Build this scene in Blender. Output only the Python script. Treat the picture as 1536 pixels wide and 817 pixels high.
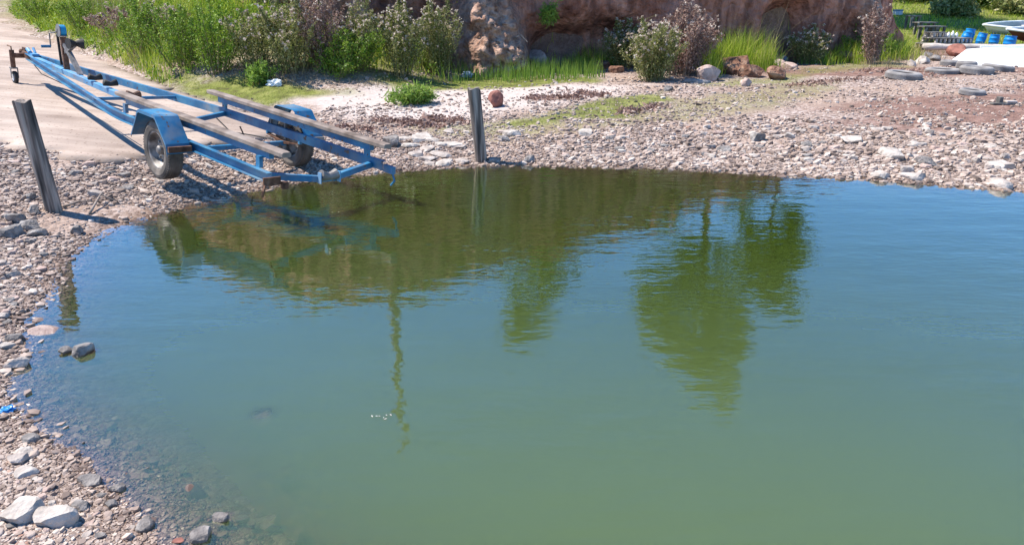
import bpy, bmesh, math, random
import numpy as np
from mathutils import Vector, Matrix, noise as mn
random.seed(7); rng = np.random.default_rng(7)
R = math.radians
sc = bpy.context.scene
for o in list(bpy.data.objects): bpy.data.objects.remove(o)

# ------------------------------------------------------------------ camera, sky, sun, exposure
CH, TH, F = 1.867, R(20.23), 1117.0
cam_d = bpy.data.cameras.new('camera'); cam = bpy.data.objects.new('camera', cam_d); sc.collection.objects.link(cam)
cam_d.sensor_width = 36; cam_d.lens = F / 1536 * 36; cam_d.clip_end = 2000; cam_d.clip_start = .05
cam.location = (0, 0, CH); cam.rotation_euler = (math.pi / 2 - TH, 0, 0)
sc.camera = cam
SUN = Vector((-.60, .12, 1.0)).normalized()
w = bpy.data.worlds.new('World'); sc.world = w; w.use_nodes = True
nt = w.node_tree; bg = nt.nodes['Background']; sky = nt.nodes.new('ShaderNodeTexSky')
sky.sky_type = 'NISHITA'; sky.sun_disc = False
sky.sun_elevation = math.asin(SUN.z); sky.sun_rotation = math.atan2(SUN.x, SUN.y)
sky.air_density = 1.0; sky.dust_density = 0.0; sky.ozone_density = 3.0; sky.altitude = 1500
hsv = nt.nodes.new('ShaderNodeHueSaturation'); hsv.inputs['Saturation'].default_value = 1.25; hsv.inputs['Value'].default_value = 1.0
nt.links.new(sky.outputs[0], hsv.inputs['Color']); nt.links.new(hsv.outputs[0], bg.inputs[0]); bg.inputs[1].default_value = .15
sd_ = bpy.data.lights.new('sun', 'SUN'); sd_.energy = 5.0; sd_.angle = R(.5); sd_.color = (1, .93, .82)
sun = bpy.data.objects.new('sun', sd_); sc.collection.objects.link(sun)
sun.rotation_euler = SUN.to_track_quat('Z', 'Y').to_euler()
sc.view_settings.view_transform = 'Standard'; sc.view_settings.look = 'None'
sc.view_settings.gamma = 1; sc.view_settings.use_curve_mapping = False; sc.view_settings.exposure = .84

# ------------------------------------------------------------------ helpers
COL = sc.collection
def tag(o, label=None, cat=None, group=None, kind=None):
    if label: o['label'] = label
    if cat: o['category'] = cat
    if group: o['group'] = group
    if kind: o['kind'] = kind
    return o
def empty(name, loc=(0, 0, 0), mat=None):
    o = bpy.data.objects.new(name, None); COL.objects.link(o)
    if mat is not None: o.matrix_world = mat
    else: o.location = loc
    o.empty_display_size = .1
    return o
def obj_from(name, verts, faces, mat, parent=None, smooth=False):
    me = bpy.data.meshes.new(name); me.from_pydata([tuple(v) for v in verts], [], [tuple(f) for f in faces]); me.update()
    if smooth: me.polygons.foreach_set('use_smooth', [True] * len(me.polygons))
    o = bpy.data.objects.new(name, me); COL.objects.link(o)
    if mat: me.materials.append(mat)
    if parent: o.parent = parent
    return o
def np_mesh(name, V, Fc, mat, parent=None, smooth=False):
    """V (n,3) Fc (m,k) all faces of k corners"""
    me = bpy.data.meshes.new(name); m, k = Fc.shape
    me.vertices.add(len(V)); me.vertices.foreach_set('co', V.astype(np.float32).ravel())
    me.loops.add(m * k); me.loops.foreach_set('vertex_index', Fc.astype(np.int32).ravel())
    me.polygons.add(m); me.polygons.foreach_set('loop_start', np.arange(0, m * k, k, dtype=np.int32))
    me.polygons.foreach_set('loop_total', np.full(m, k, dtype=np.int32))
    me.polygons.foreach_set('use_smooth', np.full(m, smooth))
    me.update(calc_edges=True)
    if mat: me.materials.append(mat)
    o = bpy.data.objects.new(name, me); COL.objects.link(o)
    if parent: o.parent = parent
    return o
class MB:
    def __init__(s): s.v = []; s.f = []
    def add(s, V, Fs):
        b = len(s.v); s.v += [Vector(v) for v in V]; s.f += [[b + i for i in f] for f in Fs]
    def box(s, c, d, rot=None):
        c = Vector(c); h = Vector(d) / 2; V = []
        for x in (-1, 1):
            for y in (-1, 1):
                for z in (-1, 1):
                    p = Vector((x * h.x, y * h.y, z * h.z))
                    if rot is not None: p = rot @ p
                    V.append(c + p)
        s.add(V, [(0, 1, 3, 2), (4, 6, 7, 5), (0, 4, 5, 1), (2, 3, 7, 6), (0, 2, 6, 4), (1, 5, 7, 3)])
    def bar(s, a, b, wd, ht, up=(0, 0, 1)):
        a = Vector(a); b = Vector(b); d = (b - a); L = d.length; d.normalize()
        sdv = d.cross(Vector(up)).normalized(); u = sdv.cross(d)
        rot = Matrix((d, sdv, u)).transposed()
        s.box((a + b) / 2, (L, wd, ht), rot)
    def tube(s, pts, rad, n=10, caps=True):
        pts = [Vector(p) for p in pts]; rs = rad if hasattr(rad, '__len__') else [rad] * len(pts)
        b = len(s.v); ref = None
        for i, p in enumerate(pts):
            d = (pts[min(i + 1, len(pts) - 1)] - pts[max(i - 1, 0)]).normalized()
            if ref is None: ref = d.orthogonal().normalized()
            ref = (ref - d * ref.dot(d)).normalized(); q = d.cross(ref)
            for k in range(n):
                a = 2 * math.pi * k / n; s.v.append(p + (ref * math.cos(a) + q * math.sin(a)) * rs[i])
        for i in range(len(pts) - 1):
            for k in range(n):
                s.f.append([b + i * n + k, b + i * n + (k + 1) % n, b + (i + 1) * n + (k + 1) % n, b + (i + 1) * n + k])
        if caps:
            s.f.append([b + k for k in range(n)][::-1]); s.f.append([b + (len(pts) - 1) * n + k for k in range(n)])
    def lathe(s, prof, n=32, c=(0, 0, 0), axis='z', closed=False):
        b = len(s.v); c = Vector(c)
        for r_, h in prof:
            for k in range(n):
                a = 2 * math.pi * k / n
                if axis == 'z': p = (r_ * math.cos(a), r_ * math.sin(a), h)
                elif axis == 'y': p = (r_ * math.cos(a), h, r_ * math.sin(a))
                else: p = (h, r_ * math.cos(a), r_ * math.sin(a))
                s.v.append(c + Vector(p))
        m = len(prof)
        for i in range(m if closed else m - 1):
            j = (i + 1) % m
            for k in range(n):
                s.f.append([b + i * n + k, b + i * n + (k + 1) % n, b + j * n + (k + 1) % n, b + j * n + k])
    def build(s, name, mat, parent=None, smooth=False, bevel=0):
        o = obj_from(name, s.v, s.f, mat, parent, smooth)
        bm = bmesh.new(); bm.from_mesh(o.data); bmesh.ops.recalc_face_normals(bm, faces=bm.faces)
        if bevel: bmesh.ops.bevel(bm, geom=bm.edges[:], offset=bevel, segments=1, affect='EDGES', clamp_overlap=True)
        bm.to_mesh(o.data); bm.free()
        return o
def ray(px, py):
    u = (px - 768) / F; v = (408.5 - py) / F
    return Vector((u, math.cos(TH) + v * math.sin(TH), -math.sin(TH) + v * math.cos(TH)))
def G(px, py, z=0.0):
    r = ray(px, py); t = (z - CH) / r.z
    return Vector((r.x * t, r.y * t, z))
def proj(x, y, z):
    z = z - CH; dep = y * math.cos(TH) - z * math.sin(TH); up = y * math.sin(TH) + z * math.cos(TH)
    return 768 + F * x / dep, 408.5 - F * up / dep, dep
def lat(n, seed):
    r = np.random.default_rng(seed); return r.random((n, n))
_L = {}
def vnoise(x, y, s, seed=0):
    if seed not in _L: _L[seed] = lat(256, seed)
    L = _L[seed]; X = x / s; Y = y / s; xi = np.floor(X).astype(int); yi = np.floor(Y).astype(int)
    fx = X - xi; fy = Y - yi; fx = fx * fx * (3 - 2 * fx); fy = fy * fy * (3 - 2 * fy)
    a = L[xi % 256, yi % 256]; b = L[(xi + 1) % 256, yi % 256]; c = L[xi % 256, (yi + 1) % 256]; d = L[(xi + 1) % 256, (yi + 1) % 256]
    return (a * (1 - fx) + b * fx) * (1 - fy) + (c * (1 - fx) + d * fx) * fy
def fbm(x, y, s, seed=0, o=4):
    t = 0; a = 1; n = 0
    for i in range(o): t = t + a * vnoise(x, y, s, seed + i); n += a; a *= .5; s *= .5
    return t / n
def sstep(a, b, x): t = np.clip((x - a) / (b - a), 0, 1); return t * t * (3 - 2 * t)

# ------------------------------------------------------------------ materials
def mat(name, col=(.5, .5, .5), rough=.7, metal=0.0, ramp=None, nscale=6, bump=0.0, bscale=30, island=False, vscale=None, transl=0, detail=6, bdist=.02, attr=None, spec=.4):
    m = bpy.data.materials.new(name); m.use_nodes = True; n = m.node_tree; b = n.nodes['Principled BSDF']
    b.inputs['Roughness'].default_value = rough; b.inputs['Metallic'].default_value = metal
    b.inputs['Specular IOR Level'].default_value = spec
    b.inputs['Base Color'].default_value = (*col, 1)
    tc = n.nodes.new('ShaderNodeTexCoord')
    if ramp:
        cr = n.nodes.new('ShaderNodeValToRGB')
        while len(cr.color_ramp.elements) < len(ramp): cr.color_ramp.elements.new(.5)
        for e, (p, c) in zip(cr.color_ramp.elements, ramp): e.position = p; e.color = (*c, 1)
        nz = n.nodes.new('ShaderNodeTexNoise'); nz.inputs['Scale'].default_value = nscale; nz.inputs['Detail'].default_value = detail
        n.links.new(tc.outputs['Object'], nz.inputs['Vector'])
        if island:
            g = n.nodes.new('ShaderNodeNewGeometry'); mx = n.nodes.new('ShaderNodeMath'); mx.operation = 'MULTIPLY_ADD'
            mx.inputs[1].default_value = .8
            m2 = n.nodes.new('ShaderNodeMath'); m2.operation = 'MULTIPLY_ADD'; m2.inputs[1].default_value = .8; m2.inputs[2].default_value = -.3
            n.links.new(nz.outputs[0], m2.inputs[0]); n.links.new(g.outputs['Random Per Island'], mx.inputs[0]); n.links.new(m2.outputs[0], mx.inputs[2])
            n.links.new(mx.outputs[0], cr.inputs[0])
        else: n.links.new(nz.outputs[0], cr.inputs[0])
        n.links.new(cr.outputs[0], b.inputs['Base Color'])
    if bump:
        nb = n.nodes.new('ShaderNodeTexNoise'); nb.inputs['Scale'].default_value = bscale; nb.inputs['Detail'].default_value = 8
        n.links.new(tc.outputs['Object'], nb.inputs['Vector'])
        bp = n.nodes.new('ShaderNodeBump'); bp.inputs['Strength'].default_value = bump; bp.inputs['Distance'].default_value = bdist
        n.links.new(nb.outputs[0], bp.inputs['Height']); n.links.new(bp.outputs[0], b.inputs['Normal'])
    if transl:
        tr = n.nodes.new('ShaderNodeBsdfTranslucent'); ms = n.nodes.new('ShaderNodeMixShader'); ms.inputs[0].default_value = transl
        if ramp: n.links.new(cr.outputs[0], tr.inputs[0])
        else: tr.inputs[0].default_value = (*col, 1)
        n.links.new(b.outputs[0], ms.inputs[1]); n.links.new(tr.outputs[0], ms.inputs[2]); n.links.new(ms.outputs[0], n.nodes['Material Output'].inputs[0])
    return m
M = {}
def add_wet(m, z0=.012, z1=.045, k=.45):
    n = m.node_tree; b = n.nodes['Principled BSDF']; src = b.inputs['Base Color'].links[0].from_socket
    g = n.nodes.new('ShaderNodeNewGeometry'); sp = n.nodes.new('ShaderNodeSeparateXYZ'); n.links.new(g.outputs['Position'], sp.inputs[0])
    mr = n.nodes.new('ShaderNodeMapRange'); mr.inputs[1].default_value = z0; mr.inputs[2].default_value = z1; mr.inputs[3].default_value = 1; mr.inputs[4].default_value = 0; n.links.new(sp.outputs[2], mr.inputs[0])
    mx = n.nodes.new('ShaderNodeMix'); mx.data_type = 'RGBA'; mx.blend_type = 'MULTIPLY'; n.links.new(mr.outputs[0], mx.inputs[0]); n.links.new(src, mx.inputs[6]); mx.inputs[7].default_value = (k, k * .92, k * .84, 1)
    n.links.new(mx.outputs[2], b.inputs['Base Color'])
    r2 = n.nodes.new('ShaderNodeMapRange'); r2.inputs[1].default_value = z0; r2.inputs[2].default_value = z1; r2.inputs[3].default_value = .35; r2.inputs[4].default_value = .85; n.links.new(sp.outputs[2], r2.inputs[0]); n.links.new(r2.outputs[0], b.inputs['Roughness'])
M['pebble'] = mat('pebble', ramp=[(.0, (.09, .065, .053)), (.25, (.23, .168, .138)), (.5, (.34, .26, .218)), (.78, (.43, .345, .295)), (.94, (.56, .49, .43)), (1, (.32, .18, .13))], island=True, nscale=3, rough=.85)
M['stone_pale'] = mat('stone_pale', ramp=[(.3, (.24, .20, .18)), (.5, (.38, .325, .29)), (.7, (.52, .46, .42))], nscale=9, rough=.9, bump=.6, bscale=40)
M['stone_white'] = mat('stone_white', ramp=[(.3, (.26, .22, .19)), (.5, (.42, .37, .33)), (.72, (.54, .49, .445))], nscale=14, rough=.9, bump=.6, bscale=40)
M['stone_grey'] = mat('stone_grey', ramp=[(.3, (.10, .09, .085)), (.5, (.2, .18, .17)), (.7, (.36, .33, .31))], nscale=14, rough=.9, bump=.8, bscale=45)
M['stone_pink'] = mat('stone_pink', ramp=[(.3, (.28, .19, .16)), (.5, (.42, .31, .27)), (.7, (.54, .42, .37))], nscale=9, rough=.9, bump=.6, bscale=40)
for q_ in ('pebble', 'stone_pale', 'stone_grey', 'stone_pink'): add_wet(M[q_], *((.004, .026, .78) if q_ == 'pebble' else (.0, .03, .6)))
M['stone_red'] = mat('stone_red', ramp=[(.3, (.16, .065, .05)), (.6, (.30, .12, .09))], nscale=9, rough=.8, bump=.4)
M['clod'] = mat('earth_clod', ramp=[(.3, (.09, .045, .03)), (.5, (.2, .1, .065)), (.7, (.36, .23, .16))], nscale=7, rough=1, bump=1, bscale=16, bdist=.06)
M['cliff'] = mat('cliff_earth', ramp=[(.3, (.18, .075, .055)), (.45, (.31, .15, .11)), (.58, (.40, .21, .16)), (.75, (.50, .30, .23))], nscale=1.6, rough=1, bump=1, bscale=7, bdist=.16, detail=12)
M['blue'] = mat('blue_paint', ramp=[(.28, (.02, .085, .17)), (.5, (.022, .15, .30)), (.72, (.10, .28, .40))], nscale=3, rough=.45, bump=.1, bscale=60, bdist=.003)
M['bluelight'] = mat('faded_blue_paint', ramp=[(.3, (.05, .22, .45)), (.7, (.16, .36, .56))], nscale=4, rough=.5)
M['bunk'] = mat('worn_bunk_carpet', ramp=[(.3, (.10, .075, .06)), (.5, (.21, .165, .14)), (.75, (.32, .27, .24))], nscale=5, rough=.95, bump=.5, bscale=80, bdist=.004)
M['rust'] = mat('rusty_steel', ramp=[(.3, (.06, .03, .02)), (.6, (.16, .08, .05)), (.8, (.25, .17, .13))], nscale=18, rough=.75, metal=.3)
M['steel'] = mat('dull_steel', ramp=[(.3, (.14, .13, .125)), (.7, (.30, .28, .27))], nscale=12, rough=.55, metal=.5)
M['black'] = mat('black_rubber', ramp=[(.3, (.012, .011, .011)), (.7, (.04, .036, .034))], nscale=10, rough=.75)
M['tyre'] = mat('dusty_tyre', ramp=[(.3, (.05, .043, .038)), (.55, (.13, .11, .095)), (.75, (.24, .20, .17))], nscale=6, rough=.9, bump=.3, bscale=50, bdist=.005)
M['oldtyre'] = mat('weathered_tyre', ramp=[(.3, (.15, .14, .14)), (.55, (.26, .245, .24)), (.75, (.38, .36, .35))], nscale=4, rough=.9, bump=.3, bscale=50, bdist=.005)
M['rim'] = mat('wheel_rim', ramp=[(.35, (.08, .07, .065)), (.6, (.32, .29, .27))], nscale=12, rough=.6, metal=.2)
M['strap'] = mat('winch_strap', (.01, .22, .42), rough=.6)
M['barrel'] = mat('blue_plastic', ramp=[(.3, (.005, .17, .5)), (.7, (.01, .27, .68))], nscale=4, rough=.4)
M['bwhite'] = mat('boat_white', ramp=[(.3, (.72, .72, .71)), (.7, (.85, .85, .84))], nscale=2, rough=.6)
M['bgrey'] = mat('boat_inside', ramp=[(.3, (.32, .34, .36)), (.7, (.5, .52, .54))], nscale=3, rough=.6)
M['bred'] = mat('boat_dark_red', ramp=[(.3, (.07, .018, .016)), (.7, (.12, .03, .026))], nscale=3, rough=.5)
M['plastic'] = mat('white_plastic', (.75, .77, .78), rough=.5)
M['bluefilm'] = mat('blue_film', ramp=[(.3, (.25, .33, .42)), (.7, (.45, .52, .6))], nscale=9, rough=.4)
M['brightfilm'] = mat('bright_blue_film', ramp=[(.3, (.01, .12, .42)), (.7, (.05, .32, .65))], nscale=12, rough=.35)
M['deadwood'] = mat('dead_wood', ramp=[(.3, (.13, .095, .075)), (.7, (.36, .30, .26))], nscale=12, rough=.9)
M['log'] = mat('bleached_log', ramp=[(.3, (.32, .27, .24)), (.6, (.52, .46, .42))], nscale=5, rough=.9, bump=.4)
M['darkwood'] = mat('dark_old_wood', ramp=[(.3, (.06, .055, .05)), (.55, (.16, .15, .14)), (.75, (.4, .39, .37))], nscale=5, rough=.9)
M['bark'] = mat('bark', ramp=[(.3, (.06, .045, .035)), (.7, (.18, .14, .11))], nscale=6, rough=.95, bump=.6)
GR = [(.0, (.06, .13, .005)), (.3, (.20, .32, .012)), (.55, (.36, .48, .03)), (.8, (.52, .54, .09)), (1, (.6, .5, .22))]
M['grass'] = mat('tall_grass_green', ramp=GR, island=True, nscale=1.2, rough=.6, transl=.35)
M['lime'] = mat('short_grass_lime', ramp=[(.0, (.12, .17, .025)), (.4, (.2, .27, .04)), (.8, (.3, .33, .06)), (1, (.4, .36, .14))], island=True, nscale=1.2, rough=.6, transl=.35)
M['bright'] = mat('fresh_green', ramp=[(.0, (.10, .19, .02)), (.5, (.22, .36, .05)), (1, (.34, .46, .10))], island=True, nscale=2, rough=.6, transl=.4)
M['straw'] = mat('straw', ramp=[(.0, (.16, .12, .06)), (.5, (.3, .235, .13)), (1, (.45, .38, .25))], island=True, nscale=2, rough=.8, transl=.25)
M['leaf_olive'] = mat('leaf_olive', ramp=[(.0, (.07, .09, .015)), (.4, (.18, .21, .05)), (.75, (.33, .33, .12)), (1, (.5, .44, .25))], island=True, nscale=3, rough=.6, transl=.3)
M['leaf_green'] = mat('leaf_green', ramp=[(.0, (.04, .11, .008)), (.5, (.17, .30, .02)), (1, (.34, .44, .06))], island=True, nscale=3, rough=.55, transl=.3)
M['leaf_brown'] = mat('leaf_brown', ramp=[(.0, (.12, .065, .05)), (.5, (.28, .17, .14)), (1, (.50, .36, .30))], island=True, nscale=3, rough=.8, transl=.2)
M['leaf_dark'] = mat('tree_leaf', ramp=[(.0, (.04, .075, .012)), (.5, (.10, .15, .025)), (1, (.18, .23, .05))], island=True, nscale=3, rough=.5, transl=.25)
M['flower'] = mat('seed_head', ramp=[(.0, (.36, .27, .21)), (.5, (.55, .45, .38)), (1, (.75, .68, .6))], island=True, nscale=3, rough=.9, transl=.3)
M['stem'] = mat('stem', ramp=[(.3, (.12, .12, .04)), (.7, (.24, .2, .10))], nscale=4, rough=.8)

def chips(m, lo=.63, hi=.68, sc_=16):
    n = m.node_tree; b = n.nodes['Principled BSDF']; src = b.inputs['Base Color'].links[0].from_socket; tc = n.nodes.new('ShaderNodeTexCoord')
    z = n.nodes.new('ShaderNodeTexNoise'); z.inputs['Scale'].default_value = sc_; z.inputs['Detail'].default_value = 9; n.links.new(tc.outputs['Object'], z.inputs[0])
    mr = n.nodes.new('ShaderNodeMapRange'); mr.inputs[1].default_value = lo; mr.inputs[2].default_value = hi; n.links.new(z.outputs[0], mr.inputs[0])
    x = n.nodes.new('ShaderNodeMix'); x.data_type = 'RGBA'; n.links.new(mr.outputs[0], x.inputs[0]); n.links.new(src, x.inputs[6]); x.inputs[7].default_value = (.11, .055, .035, 1)
    z2 = n.nodes.new('ShaderNodeTexNoise'); z2.inputs['Scale'].default_value = 4.5; z2.inputs['Detail'].default_value = 8; n.links.new(tc.outputs['Object'], z2.inputs[0])
    m2 = n.nodes.new('ShaderNodeMapRange'); m2.inputs[1].default_value = .5; m2.inputs[2].default_value = .75; m2.inputs[4].default_value = .6; n.links.new(z2.outputs[0], m2.inputs[0])
    y = n.nodes.new('ShaderNodeMix'); y.data_type = 'RGBA'; n.links.new(m2.outputs[0], y.inputs[0]); n.links.new(x.outputs[2], y.inputs[6]); y.inputs[7].default_value = (.28, .25, .22, 1); n.links.new(y.outputs[2], b.inputs['Base Color'])
chips(M['blue']); chips(M['bluelight'])
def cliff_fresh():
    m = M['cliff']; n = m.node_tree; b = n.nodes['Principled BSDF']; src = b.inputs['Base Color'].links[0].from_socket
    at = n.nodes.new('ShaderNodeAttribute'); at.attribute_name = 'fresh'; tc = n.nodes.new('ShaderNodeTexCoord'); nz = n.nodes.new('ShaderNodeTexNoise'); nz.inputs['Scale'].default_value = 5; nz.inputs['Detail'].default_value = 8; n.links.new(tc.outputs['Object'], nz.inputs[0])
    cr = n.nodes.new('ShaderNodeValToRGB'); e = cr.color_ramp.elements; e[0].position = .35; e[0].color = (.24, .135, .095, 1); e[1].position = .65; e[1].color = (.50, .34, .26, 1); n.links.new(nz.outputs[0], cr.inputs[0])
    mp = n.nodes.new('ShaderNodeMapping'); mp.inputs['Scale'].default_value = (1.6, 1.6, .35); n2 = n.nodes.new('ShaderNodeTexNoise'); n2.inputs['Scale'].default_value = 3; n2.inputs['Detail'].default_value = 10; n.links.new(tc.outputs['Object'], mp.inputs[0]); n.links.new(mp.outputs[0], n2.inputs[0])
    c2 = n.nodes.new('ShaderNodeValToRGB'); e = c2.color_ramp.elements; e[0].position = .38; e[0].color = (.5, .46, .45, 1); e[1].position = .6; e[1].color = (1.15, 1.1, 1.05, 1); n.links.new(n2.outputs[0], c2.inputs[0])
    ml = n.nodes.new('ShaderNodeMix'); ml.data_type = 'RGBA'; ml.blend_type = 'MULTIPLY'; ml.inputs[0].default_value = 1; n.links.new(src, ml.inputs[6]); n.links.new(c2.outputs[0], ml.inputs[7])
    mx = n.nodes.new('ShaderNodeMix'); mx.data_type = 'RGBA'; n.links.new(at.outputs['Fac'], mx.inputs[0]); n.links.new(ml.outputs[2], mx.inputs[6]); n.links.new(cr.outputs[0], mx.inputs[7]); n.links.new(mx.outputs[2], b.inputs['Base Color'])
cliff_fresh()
def post_mat():
    m = bpy.data.materials.new('weathered_post'); m.use_nodes = True; n = m.node_tree; b = n.nodes['Principled BSDF']; b.inputs['Roughness'].default_value = .9
    tc = n.nodes.new('ShaderNodeTexCoord'); mp = n.nodes.new('ShaderNodeMapping'); mp.inputs['Scale'].default_value = (26, 26, 1.6)
    nz = n.nodes.new('ShaderNodeTexNoise'); nz.inputs['Scale'].default_value = 1; nz.inputs['Detail'].default_value = 8
    cr = n.nodes.new('ShaderNodeValToRGB'); e = cr.color_ramp.elements; e[0].position = .3; e[0].color = (.02, .017, .016, 1); e[1].position = .72; e[1].color = (.42, .35, .30, 1)
    e2 = e.new(.5); e2.color = (.155, .125, .107, 1)
    n.links.new(tc.outputs['Object'], mp.inputs[0]); n.links.new(mp.outputs[0], nz.inputs[0]); n.links.new(nz.outputs[0], cr.inputs[0]); n.links.new(cr.outputs[0], b.inputs[0])
    bp = n.nodes.new('ShaderNodeBump'); bp.inputs['Strength'].default_value = .9; bp.inputs['Distance'].default_value = .012
    n.links.new(nz.outputs[0], bp.inputs['Height']); n.links.new(bp.outputs[0], b.inputs['Normal'])
    return m
M['post'] = post_mat()

# ------------------------------------------------------------------ terrain function
shore_px = [(235, 817), (200, 775), (165, 745), (120, 705), (70, 672), (40, 640), (15, 610), (2, 575), (18, 535), (24, 500), (34, 475), (58, 448), (75, 430), (86, 402), (104, 380),
            (135, 357), (175, 341), (215, 325), (290, 303), (370, 287), (450, 271), (520, 263), (580, 256), (650, 251), (720, 247), (800, 246), (900, 248),
            (1000, 250), (1080, 255), (1200, 262), (1300, 267), (1400, 274), (1536, 285)]
shore = [tuple(G(*p)[:2]) for p in shore_px]
rim_close = [(6.6, 6.7), (8.5, 6.6), (12, 7.6), (30, 14), (80, 26), (400, 60), (400, -300), (60, -300), (20, -22), (8, -6), (3, -.4), (1, .75), (-.3, 1.35)]
LAKE = np.array(shore + rim_close)
def poly_sd(P, x, y):
    d2 = np.full(x.shape, 1e18); inside = np.zeros(x.shape, bool); n = len(P)
    for i in range(n):
        ax, ay = P[i]; bx, by = P[(i + 1) % n]; ex, ey = bx - ax, by - ay
        t = np.clip(((x - ax) * ex + (y - ay) * ey) / (ex * ex + ey * ey + 1e-12), 0, 1)
        d2 = np.minimum(d2, (x - ax - t * ex) ** 2 + (y - ay - t * ey) ** 2)
        c = ((ay > y) != (by > y)) & (x < (bx - ax) * (y - ay) / (by - ay + 1e-12) + ax); inside ^= c
    d = np.sqrt(d2); return np.where(inside, d, -d)          # + inside
CL = [(-24, 40), (-17, 30), (-12, 24), (-8.6, 20.2), (-5.8, 17.6), (-3.2, 16.5), (-.4, 17.0), (3, 17.8), (6.5, 18.3), (9.0, 20.0), (10.9, 21.9), (12.2, 24.2), (13.2, 28), (14, 34), (15, 44)]
CLIFFPOLY = np.array(CL + [(15, 70), (-24, 70)])
def topH(x): return np.interp(x, [-24, -9, -5, -.4, 3, 6.5, 8.4, 9.2, 9.8, 10.4, 11.0, 12.4, 14], [5.6, 5.1, 5.0, 4.35, 3.5, 2.65, 2.45, 2.25, 1.75, 1.1, .7, .5, .5])
N_ = Vector((.0973, .0054, .9952))
def rampz(x, y): return .1146 - (.0973 * (x + 2.988) + .0054 * (y - 7.888)) / .9952
def Gr(px, py):
    r = ray(px, py); o = Vector((0, 0, CH)); q = Vector((-2.988, 7.888, .1146)); t = N_.dot(q - o) / N_.dot(r); return o + r * t
ramp_px = [(0, 18), (60, 50), (110, 72), (170, 95), (265, 137), (340, 158), (420, 178), (455, 195), (420, 204), (340, 214), (280, 226), (205, 240), (100, 232), (0, 212)]
RAMP = [Gr(*p) for p in ramp_px]
far0 = RAMP[0] + (RAMP[0] - RAMP[3]).normalized() * 14
low0 = RAMP[-1] + Vector((-6, 1.5, 0))
RAMPP = np.array([(far0.x, far0.y)] + [(p.x, p.y) for p in RAMP] + [(low0.x, low0.y), (low0.x - 8, low0.y + 8), (far0.x - 8, far0.y)])
def H(x, y):
    x = np.asarray(x, float); y = np.asarray(y, float)
    sd = -poly_sd(LAKE, x, y)            # + on land
    land = np.where(sd < 1.3, .11 * sd, .143 + .40 * (1 - np.exp(-(np.maximum(sd, 1.3) - 1.3) / 7.5)))
    wat = np.maximum(-1.6, .15 * sd)
    z = np.where(sd > 0, land, wat)
    near = sstep(.0, 1.0, sd)
    z = z + (fbm(x, y, .9, 3) - .5) * .07 * near + (fbm(x, y, .25, 9, 3) - .5) * .028 * sstep(-.6, .4, sd)
    # hill behind
    hill = np.maximum(0, y - 23.5) * .085 + sstep(28, 70, y) * 3.0
    z = z + np.where(sd > 0, hill * sstep(23, 27, y), 0)
    # slipway
    rd = poly_sd(RAMPP, x, y); wr = sstep(-.9, .1, rd) * sstep(.0, .5, sd)
    z = z * (1 - wr) + (rampz(x, y) - .035) * wr
    # cliff and plateau, bank on the left
    cd = poly_sd(CLIFFPOLY, x, y)
    bank = sstep(-4.5, -.2, cd) * np.interp(x, [-12, -6, -3.0, -1.2], [1.1, 1.1, .55, 0]) * sstep(.1, -.5, rd)
    z = z + np.where(cd < .3, bank, 0) + (fbm(x, y, 1.2, 21) - .5) * .5 * sstep(-5, -2, cd) * sstep(-1.5, -4, x) * (cd < .3) * sstep(.1, -.5, rd)
    top = np.maximum(topH(x) + .03 * np.maximum(cd, 0) + (fbm(x, y, 2.5, 31) - .5) * .5 * sstep(1, 3, topH(x)), z)
    k = sstep(.25, .6, cd); z = z * (1 - k) + top * k
    # small step under the log at the far right
    return z
def Hs(x, y): return float(H(np.array([x]), np.array([y]))[0])
def P(px, py, dz=0):
    """the point of the ground seen at a pixel"""
    r = ray(px, py); t = np.arange(1.5, 60, .03); X = r.x * t; Y = r.y * t; Z = CH + r.z * t; h = H(X, Y)
    i = np.argmax(Z < np.maximum(h, -9)); tt = t[i] if (Z < h).any() else 40
    return Vector((r.x * tt, r.y * tt, Hs(r.x * tt, r.y * tt)))

def axis_pts(a, lo, hi, fine, coarse_to, neg):
    pts = list(np.arange(lo, hi, fine)); s = fine; p = hi
    while p < coarse_to: pts.append(p); s *= 1.16; p += s
    pts.append(coarse_to); s = fine; p = lo
    out = []
    while p > neg: s *= 1.16; p -= s; out.append(max(p, neg))
    return np.array(sorted(set(np.round(out + pts, 5))))
def grid(xs, ys):
    X, Y = np.meshgrid(xs, ys); nx, ny = len(xs), len(ys)
    i = np.arange(nx * ny).reshape(ny, nx)
    Fc = np.stack([i[:-1, :-1], i[:-1, 1:], i[1:, 1:], i[1:, :-1]], -1).reshape(-1, 4)
    return X.ravel(), Y.ravel(), Fc
def set_attr(o, name, val):
    a = o.data.attributes.new(name, 'FLOAT', 'POINT'); a.data.foreach_set('value', np.asarray(val, np.float32))
def inpoly_px(poly, x, y):
    Pg = np.array([tuple(P(*p)[:2]) for p in poly]); return poly_sd(Pg, x, y)

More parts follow.
